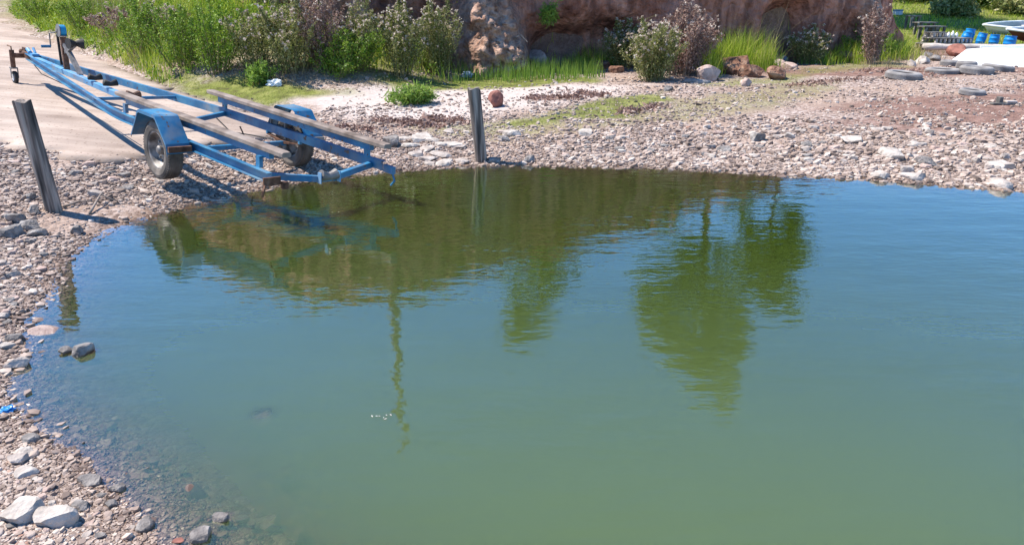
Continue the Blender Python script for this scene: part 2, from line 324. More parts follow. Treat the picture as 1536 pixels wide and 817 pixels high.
GREEN_POLYS = [  # low green ground cover, traced on the ground
    [(215, 112), (330, 112), (430, 120), (520, 130), (525, 142), (430, 153), (340, 152), (265, 140)],
    [(560, 112), (700, 112), (890, 116), (905, 124), (800, 132), (700, 136), (600, 132), (540, 124)],
    [(800, 168), (900, 150), (990, 138), (1010, 150), (960, 165), (900, 182), (860, 196), (780, 192), (740, 186)],
    [(700, 195), (900, 178), (1000, 150), (1100, 135), (1260, 120), (1270, 140), (1150, 165), (1050, 180), (900, 200), (760, 208)],
    [(620, 190), (700, 182), (780, 180), (860, 190), (840, 202), (740, 206), (650, 204)],
    [(1000, 128), (1100, 130), (1180, 128), (1260, 108), (1360, 102), (1380, 96), (1330, 90), (1240, 96), (1150, 118), (1060, 124)]]
def green_cover(x, y):
    g = np.zeros(x.shape)
    for i, q in enumerate(GREEN_POLYS):
        d = inpoly_px(q, x, y) + (fbm(x, y, .8, 40 + i) - .5) * 1.0
        g = np.maximum(g, sstep(-.2, .35, d) * [1, 1, .9, .42, .5, .6][i])
    cd = poly_sd(CLIFFPOLY, x, y); g = np.maximum(g, sstep(.3, .8, cd) * .9)
    g = np.maximum(g, sstep(-3.4, -1.2, cd) * sstep(-.8, -2.5, x) * sstep(.0, -.35, poly_sd(RAMPP, x, y)))
    g = np.maximum(g, sstep(21.5, 24, y) * .9 * sstep(5, 9, x))
    return g
xs = axis_pts(0, -5.2, 8.0, .075, 420, -300); ys = axis_pts(0, 1.2, 20, .09, 420, -300)
gx, gy, gf = grid(xs, ys); gz = H(gx, gy)
def ground_mat():
    m = bpy.data.materials.new('gravel_ground'); m.use_nodes = True; n = m.node_tree; L = n.links; b = n.nodes['Principled BSDF']; b.inputs['Roughness'].default_value = .95; b.inputs['Specular IOR Level'].default_value = .2
    tc = n.nodes.new('ShaderNodeTexCoord')
    def nz(s, d=6):
        q = n.nodes.new('ShaderNodeTexNoise'); q.inputs['Scale'].default_value = s; q.inputs['Detail'].default_value = d; L.new(tc.outputs['Object'], q.inputs[0]); return q
    def rp(src, els):
        c = n.nodes.new('ShaderNodeValToRGB')
        while len(c.color_ramp.elements) < len(els): c.color_ramp.elements.new(.5)
        for e, (p, k) in zip(c.color_ramp.elements, els): e.position = p; e.color = (*k, 1)
        L.new(src, c.inputs[0]); return c
    def mix(f, a, b_):
        q = n.nodes.new('ShaderNodeMix'); q.data_type = 'RGBA'; L.new(f, q.inputs[0]); L.new(a, q.inputs[6]); L.new(b_, q.inputs[7]); return q.outputs[2]
    def at(nm):
        q = n.nodes.new('ShaderNodeAttribute'); q.attribute_name = nm; return q.outputs['Fac']
    v = n.nodes.new('ShaderNodeTexVoronoi'); v.inputs['Scale'].default_value = 26; L.new(tc.outputs['Object'], v.inputs[0])
    hs = n.nodes.new('ShaderNodeSeparateColor'); L.new(v.outputs['Color'], hs.inputs[0])
    grav = rp(hs.outputs[0], [(0, (.13, .09, .075)), (.35, (.26, .19, .16)), (.7, (.38, .295, .26)), (1, (.5, .43, .40))])
    soil = rp(nz(9).outputs[0], [(.3, (.24, .165, .13)), (.7, (.42, .32, .265))])
    big = rp(nz(.8, 8).outputs[0], [(.42, (0, 0, 0)), (.6, (1, 1, 1))])
    c1 = mix(big.outputs[0], grav.outputs[0], soil.outputs[0])
    pale = rp(nz(14).outputs[0], [(.3, (.40, .335, .31)), (.7, (.55, .49, .46))]); c2 = mix(at('pale'), c1, pale.outputs[0])
    red = rp(nz(6).outputs[0], [(.3, (.12, .06, .045)), (.7, (.27, .16, .13))]); c3 = mix(at('red'), c2, red.outputs[0])
    grn = rp(nz(5, 8).outputs[0], [(.3, (.09, .085, .03)), (.5, (.15, .17, .035)), (.7, (.25, .25, .08))]); c4 = mix(at('cover'), c3, grn.outputs[0])
    wet = n.nodes.new('ShaderNodeMix'); wet.data_type = 'RGBA'; wet.blend_type = 'MULTIPLY'; L.new(at('wet'), wet.inputs[0]); L.new(c4, wet.inputs[6]); wet.inputs[7].default_value = (.68, .61, .54, 1)
    L.new(wet.outputs[2], b.inputs[0])
    rm = n.nodes.new('ShaderNodeMapRange'); rm.inputs[3].default_value = .95; rm.inputs[4].default_value = .45; L.new(at('wet'), rm.inputs[0]); L.new(rm.outputs[0], b.inputs['Roughness'])
    ad = n.nodes.new('ShaderNodeMath'); ad.operation = 'SUBTRACT'; L.new(nz(60, 4).outputs[0], ad.inputs[0]); L.new(v.outputs['Distance'], ad.inputs[1])
    bp = n.nodes.new('ShaderNodeBump'); bp.inputs['Distance'].default_value = .02; bs = n.nodes.new('ShaderNodeMapRange'); bs.inputs[3].default_value = .8; bs.inputs[4].default_value = .15; L.new(at('pale'), bs.inputs[0]); L.new(bs.outputs[0], bp.inputs['Strength']); L.new(ad.outputs[0], bp.inputs['Height']); L.new(bp.outputs[0], b.inputs['Normal'])
    return m
M['ground'] = ground_mat()
ground = np_mesh('ground', np.stack([gx, gy, gz], 1), gf, M['ground'], smooth=True); tag(ground, kind='structure')
cov = np.zeros(len(gx)); rngm = (np.abs(gx) < 60) & (gy > 0) & (gy < 80); cov[rngm] = green_cover(gx[rngm], gy[rngm]); cov[gy > 60] = .9
set_attr(ground, 'cover', cov)
sdg = -poly_sd(LAKE, gx, gy)
set_attr(ground, 'wet', sstep(.32, .05, sdg + (fbm(gx, gy, .4, 5) - .5) * .3))
pal = np.zeros(len(gx)); 
pm = (np.abs(gx) < 12) & (gy > 8) & (gy < 22)
pd = inpoly_px([(430, 150), (560, 128), (700, 134), (900, 122), (960, 128), (900, 146), (800, 166), (720, 176), (600, 182), (520, 176)], gx[pm], gy[pm])
pal[pm] = sstep(-.3, .4, pd + (fbm(gx[pm], gy[pm], .7, 51) - .5) * 1.2) * .85
set_attr(ground, 'pale', pal)
snd = np.zeros(len(gx)); nb_ = (np.abs(gx + 3) < 2.2) & (gy > 4) & (gy < 8)
SANDP = [(70, 318), (130, 312), (200, 312), (235, 322), (170, 348), (110, 352), (60, 345)]
snd[nb_] = sstep(-.08, .06, inpoly_px(SANDP, gx[nb_], gy[nb_])); pal = np.maximum(pal, snd)
set_attr(ground, 'pale', pal)
redm = sstep(.50, .62, fbm(gx * .45, gy, 1.5, 61)) * sstep(3.0, 6.0, gx) * .85 * sstep(.8, 2, sdg)
redm = np.maximum(redm, sstep(-1.6, -.6, poly_sd(CLIFFPOLY, gx, gy)) * sstep(-1, 0, gx) * .8)
set_attr(ground, 'red', redm)

# slipway slab: follows the plane of the ramp, its near end dips under the gravel
def slab():
    xs_ = np.linspace(-26, -1.5, 110); ys_ = np.linspace(5.5, 36, 130); X, Y, Fc = grid(xs_, ys_)
    d = poly_sd(RAMPP, X, Y); low = sstep(0, .5, -poly_sd(LAKE, X, Y) - .9)
    Z = rampz(X, Y) + .012 + (fbm(X, Y, 1.5, 71) - .5) * .02
    keep = (d[Fc] > -.12).all(1); 
    Z = np.where(d < .3, Z - (.3 - d) * .05, Z)
    Fk = Fc[keep]; u, inv = np.unique(Fk, return_inverse=True)
    return np.stack([X, Y, Z], 1)[u], inv.reshape(-1, 4)
M['concrete'] = mat('sandy_concrete', ramp=[(.25, (.30, .235, .195)), (.45, (.40, .325, .28)), (.7, (.46, .385, .335))], nscale=1.4, rough=.95, bump=.4, bscale=30, detail=12, bdist=.01)
def stain():
    m = M['concrete']; n = m.node_tree; b = n.nodes['Principled BSDF']; src = b.inputs['Base Color'].links[0].from_socket; tc = n.nodes.new('ShaderNodeTexCoord')
    def nn(sc_, d, lo, hi, c0, c1, src, stretch=None):
        z = n.nodes.new('ShaderNodeTexNoise'); z.inputs['Scale'].default_value = sc_; z.inputs['Detail'].default_value = d
        mp = n.nodes.new('ShaderNodeMapping'); mp.inputs['Rotation'].default_value = (0, 0, R(43)); mp.inputs['Scale'].default_value = stretch or (1, 1, 1); n.links.new(tc.outputs['Object'], mp.inputs[0]); n.links.new(mp.outputs[0], z.inputs[0])
        c = n.nodes.new('ShaderNodeValToRGB'); e = c.color_ramp.elements; e[0].position = lo; e[0].color = (*c0, 1); e[1].position = hi; e[1].color = (*c1, 1); n.links.new(z.outputs[0], c.inputs[0])
        x = n.nodes.new('ShaderNodeMix'); x.data_type = 'RGBA'; x.blend_type = 'MULTIPLY'; x.inputs[0].default_value = 1; n.links.new(src, x.inputs[6]); n.links.new(c.outputs[0], x.inputs[7]); return x.outputs[2]
    o = nn(22, 4, .30, .38, (.45, .38, .34), (1, 1, 1), src); o = nn(.7, 9, .38, .6, (.80, .77, .75), (1.08, 1.06, 1.04), o); o = nn(1.2, 6, .35, .65, (.84, .82, .80), (1.06, 1.05, 1.04), o, (.25, 5, 1))
    n.links.new(o, b.inputs['Base Color'])
stain()
V_, F_ = slab(); ramp = np_mesh('slipway', V_, F_, M['concrete'], smooth=True); tag(ramp, kind='structure')
sm = ramp.modifiers.new('thick', 'SOLIDIFY'); sm.thickness = .1; sm.offset = -1

# ------------------------------------------------------------------ rocks
def ico(sub):
    bm = bmesh.new(); bmesh.ops.create_icosphere(bm, subdivisions=sub, radius=1); V = np.array([v.co[:] for v in bm.verts]); Fc = np.array([[v.index for v in f.verts] for f in bm.faces]); bm.free(); return V, Fc
ICO = {s: ico(s) for s in (1, 2, 3, 4)}
def rock_verts(seed, sub, planes=12, flat=.6, rough_=.04):
    r = np.random.default_rng(seed); V, Fc = ICO[sub]; V = V.copy()
    for i in range(planes):
        n = r.normal(size=3); n /= np.linalg.norm(n); d = r.uniform(.5, .9); e = V @ n - d; V -= np.outer(np.maximum(e, 0), n)
    if flat < .6:
        for sgn in (1, -1):
            n = np.array([r.normal() * .12, r.normal() * .12, sgn]); n /= np.linalg.norm(n); e = V @ n - .5; V -= np.outer(np.maximum(e, 0), n)
        flat = flat / .5 * .6
    if rough_:
        V = V * (1 + rough_ * (np.array([mn.fractal(Vector(p * 1.7 + seed), 1.0, 2.0, 3) for p in V]))[:, None])
    V = V / np.abs(V).max(0); V[:, 2] *= flat; V[:, 1] *= r.uniform(.6, .95)
    return V, Fc
ROCKS = []   # x, y, z top, radius (for the water depth)
def rock(name, p, width, flat, m, label, group=None, cat='rock', sink=.3, rot=None, seed=None, sub=3, planes=12, rough_=.06, scale_y=1, tilt=.12):
    seed = seed if seed is not None else random.randint(0, 99999)
    V, Fc = rock_verts(seed, sub, planes, flat, rough_); V = V * (width / 2); V[:, 1] *= scale_y
    o = np_mesh(name, V, Fc, M[m]); h = V[:, 2].max()
    o.location = (p.x, p.y, p.z + h * (1 - 2 * sink)); o.rotation_euler = (random.uniform(-tilt, tilt), random.uniform(-tilt, tilt), random.uniform(0, 6.28) if rot is None else rot)
    tag(o, label, cat, group); ROCKS.append((p.x, p.y, p.z + h * (2 - 2 * sink), width / 2)); return o
def rock_px(px, py, wpx, flat, m, label, top=None, **k):
    """px,py: bottom centre of the stone as it stands on the ground"""
    p = P(px, py)
    if top is not None: p = G(px, py, min(top, 0))
    d = proj(*p)[2]; o = rock('rock', p + Vector((0, wpx / F * d * .25, 0)), wpx / F * d, flat, m, label, **k)
    if top is not None:
        h = max(v.co.z for v in o.data.vertices); top = min(top, h * 1.35); o.location.z = max(top, -.008) - h if top < 0 else top - h; ROCKS[-1] = (*ROCKS[-1][:2], top, ROCKS[-1][3])
    return o

hand = [
 (28, 792, 62, .5, 'stone_white', 'big white rock at the lower left corner, left one of the touching pair', dict(rot=.2, sink=.38, rough_=.12)),
 (76, 796, 68, .45, 'stone_white', 'big white rock at the lower left corner, right one of the touching pair', dict(rot=-.1, sink=.38, rough_=.12)),
 (132, 731, 44, .35, 'stone_grey', 'flat grey rock with a white patch at the water edge', dict(rot=.1, top=.045)),
 (172, 738, 26, .5, 'stone_grey', 'small grey pointed stone in the shallows just right of the flat grey rock', dict(top=.03)),
 (32, 690, 36, .6, 'stone_white', 'whitish rock on the left shore above the gravel bank', {}),
 (24, 700, 30, .5, 'stone_pale', 'pale stone tucked under the whitish rock on the left shore', {}),
 (42, 668, 30, .6, 'stone_grey', 'rough grey rock at the waterline behind the whitish rock', {}),
 (36, 716, 34, .35, 'stone_white', 'flat white wedge stone in front of the whitish rock', {}),
 (76, 567 - 8, 1, .5, 'stone_grey', None, {}),
 (20, 553, 36, .6, 'stone_pale', 'tan knobbly rock half in the water at the left edge', dict(top=.08)),
 (8, 524, 22, .45, 'stone_white', 'small white stone at the left edge above the knobbly rock', {}),
 (20, 513, 30, .5, 'stone_grey', 'rough brown grey stone at the waterline beside the flat pink slab', dict(top=.05)),
 (97, 530, 22, .6, 'stone_grey', 'small pale green stone standing in the water, left of the stone it touches', dict(top=.06)),
 (120, 532, 36, .5, 'stone_grey', 'grey angular stone standing in the water right of the small pale green one', dict(top=.05)),
 (62, 500, 54, .16, 'stone_pink', 'flat pink slab awash below the left post reflection', dict(top=.012)),
 (328, 782, 30, .4, 'stone_grey', 'pitted grey stone poking out of the shallows at the bottom', dict(top=.03)),
 (300, 812, 40, .4, 'stone_grey', 'grey wedge stone at the bottom edge right of the red brick piece', dict(top=.035)),
 (264, 813, 20, .4, 'stone_red', 'orange red brick pebble in the shallows at the bottom', dict(top=.006)),
 (207, 775, 14, .5, 'stone_white', 'small bright white stone lying in the shallows', dict(top=.008)),
 (214, 800, 36, .4, 'stone_grey', 'dark grey flat stone in the wet gravel left of the red brick piece', {}),
 (118, 770, 32, .3, 'stone_grey', 'dark flat stone on the gravel right above the pair of big white rocks', {}),
 (165, 765, 22, .4, 'stone_grey', 'small grey stone on the wet gravel below the flat grey rock with a white patch', {}),
 (76, 762, 14, .5, 'stone_white', 'small white stone above the right big white rock', {}),
 (54, 722, 12, .5, 'stone_white', 'small white pebble right beside the flat white wedge stone', {}),
 (108, 662, 44, .35, 'stone_pink', 'tan slab lying under water off the left shore, larger of two', dict(top=-.018)),
 (152, 668, 30, .35, 'stone_pink', 'tan slab lying under water off the left shore, smaller of two', dict(top=-.018)),
 (390, 636, 52, .4, 'stone_pink', 'lone tan rock far out under the green water', dict(top=-.035)),
 (168, 713, 30, .4, 'stone_pink', 'rounded brown stone just under water behind the flat grey rock', dict(top=-.006)),
 (425, 728, 44, .4, 'stone_pink', 'faint brown rock deep under the green water near the bottom', dict(top=-.065)),
 (405, 795, 34, .35, 'stone_pink', 'yellowish stone under water right of the pitted grey stone', dict(top=-.04)),
 (448, 812, 30, .35, 'stone_pink', 'yellowish stone under water at the bottom edge', dict(top=-.05)),
 (112, 352, 24, .6, 'stone_grey', 'dark square stone on the sand below the left post', dict(sink=.1)),
 (46, 322, 28, .6, 'stone_grey', 'dark rough rock left of the left post foot, rearmost of the dark heap', {}),
 (18, 336, 36, .5, 'stone_grey', 'dark rough rock at the left edge of the dark heap', {}),
 (40, 345, 38, .5, 'stone_grey', 'dark rough rock in the front middle of the dark heap', {}),
 (12, 356, 36, .5, 'stone_grey', 'dark rough rock at the front left of the dark heap', {}),
 (48, 355, 34, .35, 'stone_grey', 'low dark rock at the front right of the dark heap', {}),
 (14, 418, 26, .35, 'stone_grey', 'flat dark stone at the left edge on the gravel bank', {}),
 (745, 161, 30, .9, 'stone_red', 'upright red faced stone standing on pale sand right of the middle post', dict(sink=.1, tilt=.05)),
 (804, 104, 42, .75, 'stone_pink', 'tall rounded brown boulder against the cliff foot', dict(sink=.1)),
 (1064, 123, 40, .7, 'stone_pink', 'big pale pink boulder with broken brown base beside the dead bush', dict(sink=.1)),
 (1120, 129, 24, .7, 'stone_pink', 'round tan stone in front of the red brown clods', {}),
 (1002, 137, 18, .7, 'stone_grey', 'small grey white rock below the dead bush', {}),
 (755, 170, 1, .5, 'stone_grey', None, {}),
 (588, 222, 34, .5, 'stone_grey', 'dark square block of concrete by the trailer rear end', dict(sink=.15)),
 (1326, 270, 34, .4, 'stone_white', 'pale square stone at the right waterline, leftmost of three flat slabs', {}),
 (1362, 262, 34, .4, 'stone_pale', 'flat brown slab at the right waterline, rear of three flat slabs', {}),
 (1372, 272, 40, .35, 'stone_pale', 'flat slab at the right waterline, front right of three flat slabs', {}),
 (1390, 250, 40, .45, 'stone_grey', 'dark brown rough stone behind the three flat slabs on the right', {}),
 (1345, 240, 54, .3, 'stone_white', 'long flat pale stone behind the square stone on the right shore', {}),
 (1500, 252, 36, .3, 'stone_white', 'long pale flat stone at the far right shore', {}),
 (1505, 285, 50, .35, 'stone_pale', 'pale slab at the waterline by the right edge', {}),
 (1137, 212, 28, .5, 'stone_grey', 'small grey brown pyramid stone in the open gravel', {}),
 (1088, 228, 24, .4, 'stone_grey', 'dark flat stone near the waterline left of the pyramid stone', {}),
 (1210, 222, 26, .4, 'stone_grey', 'low grey stone in the gravel right of the pyramid stone', {}),
 (740, 245, 24, .4, 'stone_grey', 'dark stone against the foot of the middle post', {}),
 (793, 245, 26, .45, 'stone_grey', 'dark stone at the waterline a step right of the middle post', {}),
 (768, 206, 34, .35, 'stone_white', 'white flat stone up the beach right of the middle post, larger one', {}),
 (880, 205, 28, .4, 'stone_white', 'white flat stone in the middle of the beach', {}),
 (755, 212, 24, .4, 'stone_grey', 'grey round stone beside the larger white flat stone', {}),
 (925, 110, 26, .5, 'clod', 'red brown rubble lump left of the dead bush', {}),
 (905, 104, 30, .5, 'clod', 'dark red brown earth lump below the cliff hollow', {}),
 (1100, 112, 60, .5, 'clod', 'broad red brown earth clod topped with grass, left one of the pair', dict(cat='earth clod')),
 (1130, 116, 44, .7, 'clod', 'broad red brown earth clod in shade, middle of the row', dict(cat='earth clod')),
 (1168, 120, 42, .7, 'clod', 'red brown earth clod at the right end of the row', dict(cat='earth clod')),
 (1160, 98, 26, .8, 'clod', 'upright orange brown clod standing in front of the dark cliff recess', dict(cat='earth clod', sink=.05)),
 (1170, 101, 22, .7, 'stone_pink', 'round brownish stone beside the dark cliff recess, left one', {}),
 (1186, 104, 28, .6, 'stone_pink', 'round brownish stone beside the dark cliff recess, right one', {}),
 (1268, 92, 30, .7, 'clod', 'orange brown lump at the cliff foot under the pale earth streak', dict(cat='earth clod')),
 (1440, 86, 34, .6, 'stone_red', 'orange brown boulder under the bleached log', dict(sink=.1)),
 (1385, 96, 26, .6, 'stone_white', 'grey white stone in the rubble left of the tyres, front one', {}),
 (1402, 92, 22, .6, 'stone_grey', 'dark stone in the rubble left of the tyres, right one', {}),
 (1370, 99, 20, .6, 'stone_pale', 'small pale stone in the rubble left of the tyres, left one', {}),
 (1392, 86, 20, .7, 'stone_grey', 'dark stone in the rubble left of the tyres, rear one', {}),
 (1284, 215, 40, .25, 'stone_white', 'wide white flat stone in the open gravel on the right', {}),
]
for px, py, wp, fl, m, lab, k in hand:
    if lab is None: continue
    rock_px(px, py, wp, fl, m, lab, **k)
# slabs by the middle post
rub = [(632, 212, 44, 'stone_white'), (615, 222, 36, 'stone_white'), (650, 214, 30, 'stone_white'), (640, 226, 30, 'stone_pale'), (660, 220, 28, 'stone_white'), (678, 221, 34, 'stone_white'),
       (662, 236, 40, 'stone_pale'), (640, 243, 32, 'stone_pale'), (624, 234, 32, 'stone_pale'), (690, 224, 26, 'stone_pale'), (668, 249, 36, 'stone_white'), (690, 246, 32, 'stone_pale'), (710, 215, 22, 'stone_pale'),
       (672, 200, 26, 'stone_pale'), (645, 250, 26, 'stone_pale'), (606, 212, 26, 'stone_white')]
for px, py, wp, m in rub:
    rock_px(px, py, wp, .22, m, 'flat broken slab in the heap between the trailer and the middle post', group='flat slabs heaped beside the middle post', sub=2)
def scatter_px(poly, n):
    poly = np.array(poly, float); out = []
    while len(out) < n:
        x = random.uniform(poly[:, 0].min(), poly[:, 0].max()); y = random.uniform(poly[:, 1].min(), poly[:, 1].max())
        if poly_sd(poly, np.array([x]), np.array([y]))[0] > 0: out.append((x, y))
    return out
areas = [
 ([(820, 215), (1080, 190), (1290, 195), (1290, 255), (1060, 245), (820, 240)], 62, (8, 20), ['stone_pale', 'stone_white', 'stone_pink', 'stone_grey'], 'small loose stone in the middle stretch of the far gravel shore', 'loose stones on the middle of the far shore'),
 ([(1290, 190), (1536, 190), (1536, 270), (1420, 262), (1290, 258)], 52, (9, 24), ['stone_pale', 'stone_white', 'stone_pink', 'stone_pale'], 'small loose stone on the right stretch of the far gravel shore', 'loose stones on the right of the far shore'),
 ([(0, 365), (90, 365), (70, 410), (40, 440), (0, 500)], 26, (9, 20), ['stone_pale', 'stone_grey', 'stone_pink'], 'small stone on the gravel bank along the left edge above the water', 'stones on the left gravel bank'),
 ([(0, 650), (110, 720), (190, 770), (220, 812), (0, 812)], 26, (10, 20), ['stone_pale', 'stone_pink', 'stone_grey', 'stone_pink'], 'small stone in the gravel of the lower left corner', 'stones in the lower left gravel'),
 ([(0, 240), (190, 250), (230, 295), (100, 300), (0, 320)], 18, (12, 24), ['stone_grey', 'stone_pale', 'stone_pink'], 'small stone on the stony ground between the left post and the slipway', 'stones below the slipway'),
 ([(20, 560), (160, 640), (320, 740), (420, 800), (280, 790), (120, 690), (40, 640)], 16, (14, 30), ['stone_pink', 'stone_pale'], 'small stone lying under the shallow water off the left shore', 'stones under the shallow water'),
]
for poly, n, (a, b), ms, lab, grp in areas:
    for x, y in scatter_px(poly, n):
        rock_px(x, y, random.uniform(a, b), random.choice([.25, .35, .5]), random.choice(ms), lab, group=grp, sub=2, cat='stone', **(dict(top=random.uniform(-.05, -.012)) if 'under' in grp else {}))

# ------------------------------------------------------------------ gravel (uncountable): one object
def gravel():
    n_try = 400000; U = rng.random((n_try, 2)); px = U[:, 0] * 1700 - 80; py = 60 + U[:, 1] * 800
    keepw = rng.random(n_try)
    u = (px - 768) / F; v = (408.5 - py) / F; rx = u; ry = math.cos(TH) + v * math.sin(TH); rz = -math.sin(TH) + v * math.cos(TH)
    t = (.12 - CH) / rz; x = rx * t; y = ry * t
    for _ in range(3):
        z = H(x, y); t = (z - CH) / rz; x = rx * t; y = ry * t
    z = H(x, y); sd = -poly_sd(LAKE, x, y); cd = poly_sd(CLIFFPOLY, x, y); rd = poly_sd(RAMPP, x, y)
    cov = green_cover(x, y)
    clump = fbm(x, y, .6, 81)
    pr = np.where(sd > 0, 1, sstep(-.38, -.0, sd)) * (cd < -.1) * np.where(rd > -.05, np.maximum(sstep(.55, -.05, rd), .035), 1) * (1 - cov * .85) * sstep(np.where((x > 2.5) & (y > 9.5), .45, .28), np.where((x > 2.5) & (y > 9.5), .85, .6), clump * .8 + .25) * (y < 21)
    pr *= np.where(y > 10, .75, 1)
    # smooth sand tongue by the left post
    sand = inpoly_px(SANDP, x, y)
    pr *= sstep(.02, -.12, sand) * .95 + .05
    pdl = np.array([tuple(P(*q)[:2]) for q in [(430, 150), (560, 128), (700, 134), (900, 122), (960, 128), (900, 146), (800, 166), (720, 176), (600, 182), (520, 176)]])
    pr *= 1 - .6 * sstep(-.3, .4, poly_sd(pdl, x, y))
    k = (keepw < pr) & (t > 0); x, y, z, sd = x[k], y[k], z[k], sd[k]; n = len(x)
    dist = np.sqrt(x * x + y * y + CH * CH); size = rng.lognormal(0, .5, n) * np.where(x < .3, .72, np.where((x > 1) & (y > 11), .72, .92)) * np.clip(dist * .0019, .0050, .022); size = np.clip(size, .0035, .055)
    for nm, sel, sub in (('gravel', dist < 4.0, 2), ('gravel', dist >= 4.0, 1)):
        X0, Y0, Z0_, S = x[sel], y[sel], z[sel], size[sel]; m_ = len(X0)
        var = [rock_verts(1000 + i, sub, 8, .46, .0)[0] for i in range(24)]; Fc = ICO[sub][1]; nv = len(var[0])
        V = np.stack(var)[rng.integers(0, 24, m_)] * S[:, None, None]; a = rng.random(m_) * 6.283; c, s = np.cos(a)[:, None], np.sin(a)[:, None]
        X = V[:, :, 0] * c - V[:, :, 1] * s; Y = V[:, :, 0] * s + V[:, :, 1] * c; Z = V[:, :, 2] + (rng.normal(0, .25, m_))[:, None] * X
        W = np.stack([X + X0[:, None], Y + Y0[:, None], Z + (Z0_ + S * .15)[:, None]], -1).reshape(-1, 3)
        Fa = (Fc[None] + (np.arange(m_) * nv)[:, None, None]).reshape(-1, 3)
        o = np_mesh(nm, W, Fa, M['pebble'], smooth=False); tag(o, 'loose pinkish gravel and pebbles covering the ' + ('near left shore' if sub == 2 else 'shore beyond the near corner'), 'gravel', kind='stuff')
    return n
print('pebbles', gravel())

# ------------------------------------------------------------------ water
def water_mat():
    m = bpy.data.materials.new('green_lake_water'); m.use_nodes = True; n = m.node_tree; L = n.links; n.nodes.remove(n.nodes['Principled BSDF']); out = n.nodes['Material Output']
    tc = n.nodes.new('ShaderNodeTexCoord')
    def nz(sx, sy, d=3, dist=0):
        mp = n.nodes.new('ShaderNodeMapping'); mp.inputs['Scale'].default_value = (sx, sy, 1); L.new(tc.outputs['Object'], mp.inputs[0])
        q = n.nodes.new('ShaderNodeTexNoise'); q.inputs['Scale'].default_value = 1; q.inputs['Detail'].default_value = d; q.inputs['Distortion'].default_value = dist; L.new(mp.outputs[0], q.inputs[0]); return q.outputs[0]
    def mth(op, a, b=None):
        q = n.nodes.new('ShaderNodeMath'); q.operation = op
        for i, v in enumerate([a, b]):
            if v is None: continue
            if isinstance(v, (int, float)): q.inputs[i].default_value = v
            else: L.new(v, q.inputs[i])
        return q.outputs[0]
    h = mth('ADD', mth('MULTIPLY', nz(2.2, 5.5), .010), mth('MULTIPLY', nz(9, 20, 2, .4), .0028))
    h = mth('ADD', h, mth('MULTIPLY', nz(.7, 1.4), .012))
    mask = n.nodes.new('ShaderNodeMapRange'); mask.inputs[1].default_value = .35; mask.inputs[2].default_value = .65; mask.inputs[3].default_value = .35; mask.inputs[4].default_value = 1; L.new(nz(.35, .6, 2), mask.inputs[0])
    h = mth('MULTIPLY', h, mask.outputs[0])
    bp = n.nodes.new('ShaderNodeBump'); bp.inputs['Strength'].default_value = 1; bp.inputs['Distance'].default_value = WAVE; L.new(h, bp.inputs['Height'])
    gl = n.nodes.new('ShaderNodeBsdfGlossy'); gl.inputs['Roughness'].default_value = .0; L.new(bp.outputs[0], gl.inputs['Normal'])
    df = n.nodes.new('ShaderNodeSubsurfaceScattering'); df.falloff = 'BURLEY'; df.inputs['Scale'].default_value = .35; df.inputs['Radius'].default_value = (1, 1, 1); tr = n.nodes.new('ShaderNodeBsdfTransparent')
    dr = n.nodes.new('ShaderNodeValToRGB'); e = dr.color_ramp.elements; e[0].position = 0; e[0].color = (*BODY[0], 1); e[1].position = 1; e[1].color = (*BODY[1], 1)
    geo = n.nodes.new('ShaderNodeNewGeometry'); sp = n.nodes.new('ShaderNodeSeparateXYZ'); L.new(geo.outputs['Position'], sp.inputs[0])
    silt = n.nodes.new('ShaderNodeMapRange'); silt.interpolation_type = 'SMOOTHSTEP'; silt.inputs[1].default_value = 7.5; silt.inputs[2].default_value = 2.2; L.new(mth('ADD', sp.outputs[1], mth('MULTIPLY', nz(.3, .3, 3), 1.5)), silt.inputs[0])   # silt stirred up near this bank
    L.new(silt.outputs[0], dr.inputs[0]); L.new(dr.outputs[0], df.inputs[0])
    at = n.nodes.new('ShaderNodeAttribute'); at.attribute_name = 'depth'
    T = mth('POWER', 2.718, mth('MULTIPLY', at.outputs['Fac'], -1 / TURB))
    tcx = n.nodes.new('ShaderNodeMix'); tcx.data_type = 'RGBA'; L.new(T, tcx.inputs[0]); tcx.inputs[6].default_value = (.85, .74, .48, 1); tcx.inputs[7].default_value = (.99, .98, .96, 1); L.new(tcx.outputs[2], tr.inputs[0])
    mi = n.nodes.new('ShaderNodeMixShader'); L.new(T, mi.inputs[0]); L.new(df.outputs[0], mi.inputs[1]); L.new(tr.outputs[0], mi.inputs[2])
    lw = n.nodes.new('ShaderNodeLayerWeight'); lw.inputs[0].default_value = .5; L.new(bp.outputs[0], lw.inputs['Normal']); frv = mth('ADD', .02, mth('MULTIPLY', .98, mth('POWER', lw.outputs['Facing'], IOR)))
    gb = n.nodes.new('ShaderNodeNewGeometry'); ff = mth('MULTIPLY', frv, mth('SUBTRACT', 1, gb.outputs['Backfacing']))   # mirror only on the upper side
    mo = n.nodes.new('ShaderNodeMixShader'); L.new(ff, mo.inputs[0]); L.new(mi.outputs[0], mo.inputs[1]); L.new(gl.outputs[0], mo.inputs[2]); L.new(mo.outputs[0], out.inputs[0])
    return m
WAVE, BODY, TURB, IOR = .5, ((.031, .050, .004), (.076, .108, .040)), .05, 2.35
wx = axis_pts(0, -4.6, 1.2, .035, 400, -12); wy = axis_pts(0, 1.6, 9.2, .04, 60, -300)
X, Y, Fw = grid(wx, wy); sdw = poly_sd(LAKE, X, Y); Z0 = H(X, Y)
for rx, ry, rt, rr in ROCKS:
    if rt > -.25 and Hs(rx, ry) < .01:
        q = np.abs(X - rx) + np.abs(Y - ry) < rr * 3; dd = np.sqrt((X[q] - rx) ** 2 + (Y[q] - ry) ** 2) / rr
        Z0[q] = np.maximum(Z0[q], np.where(dd < 1.0, rt - .002 - .07 * dd ** 2, -9))
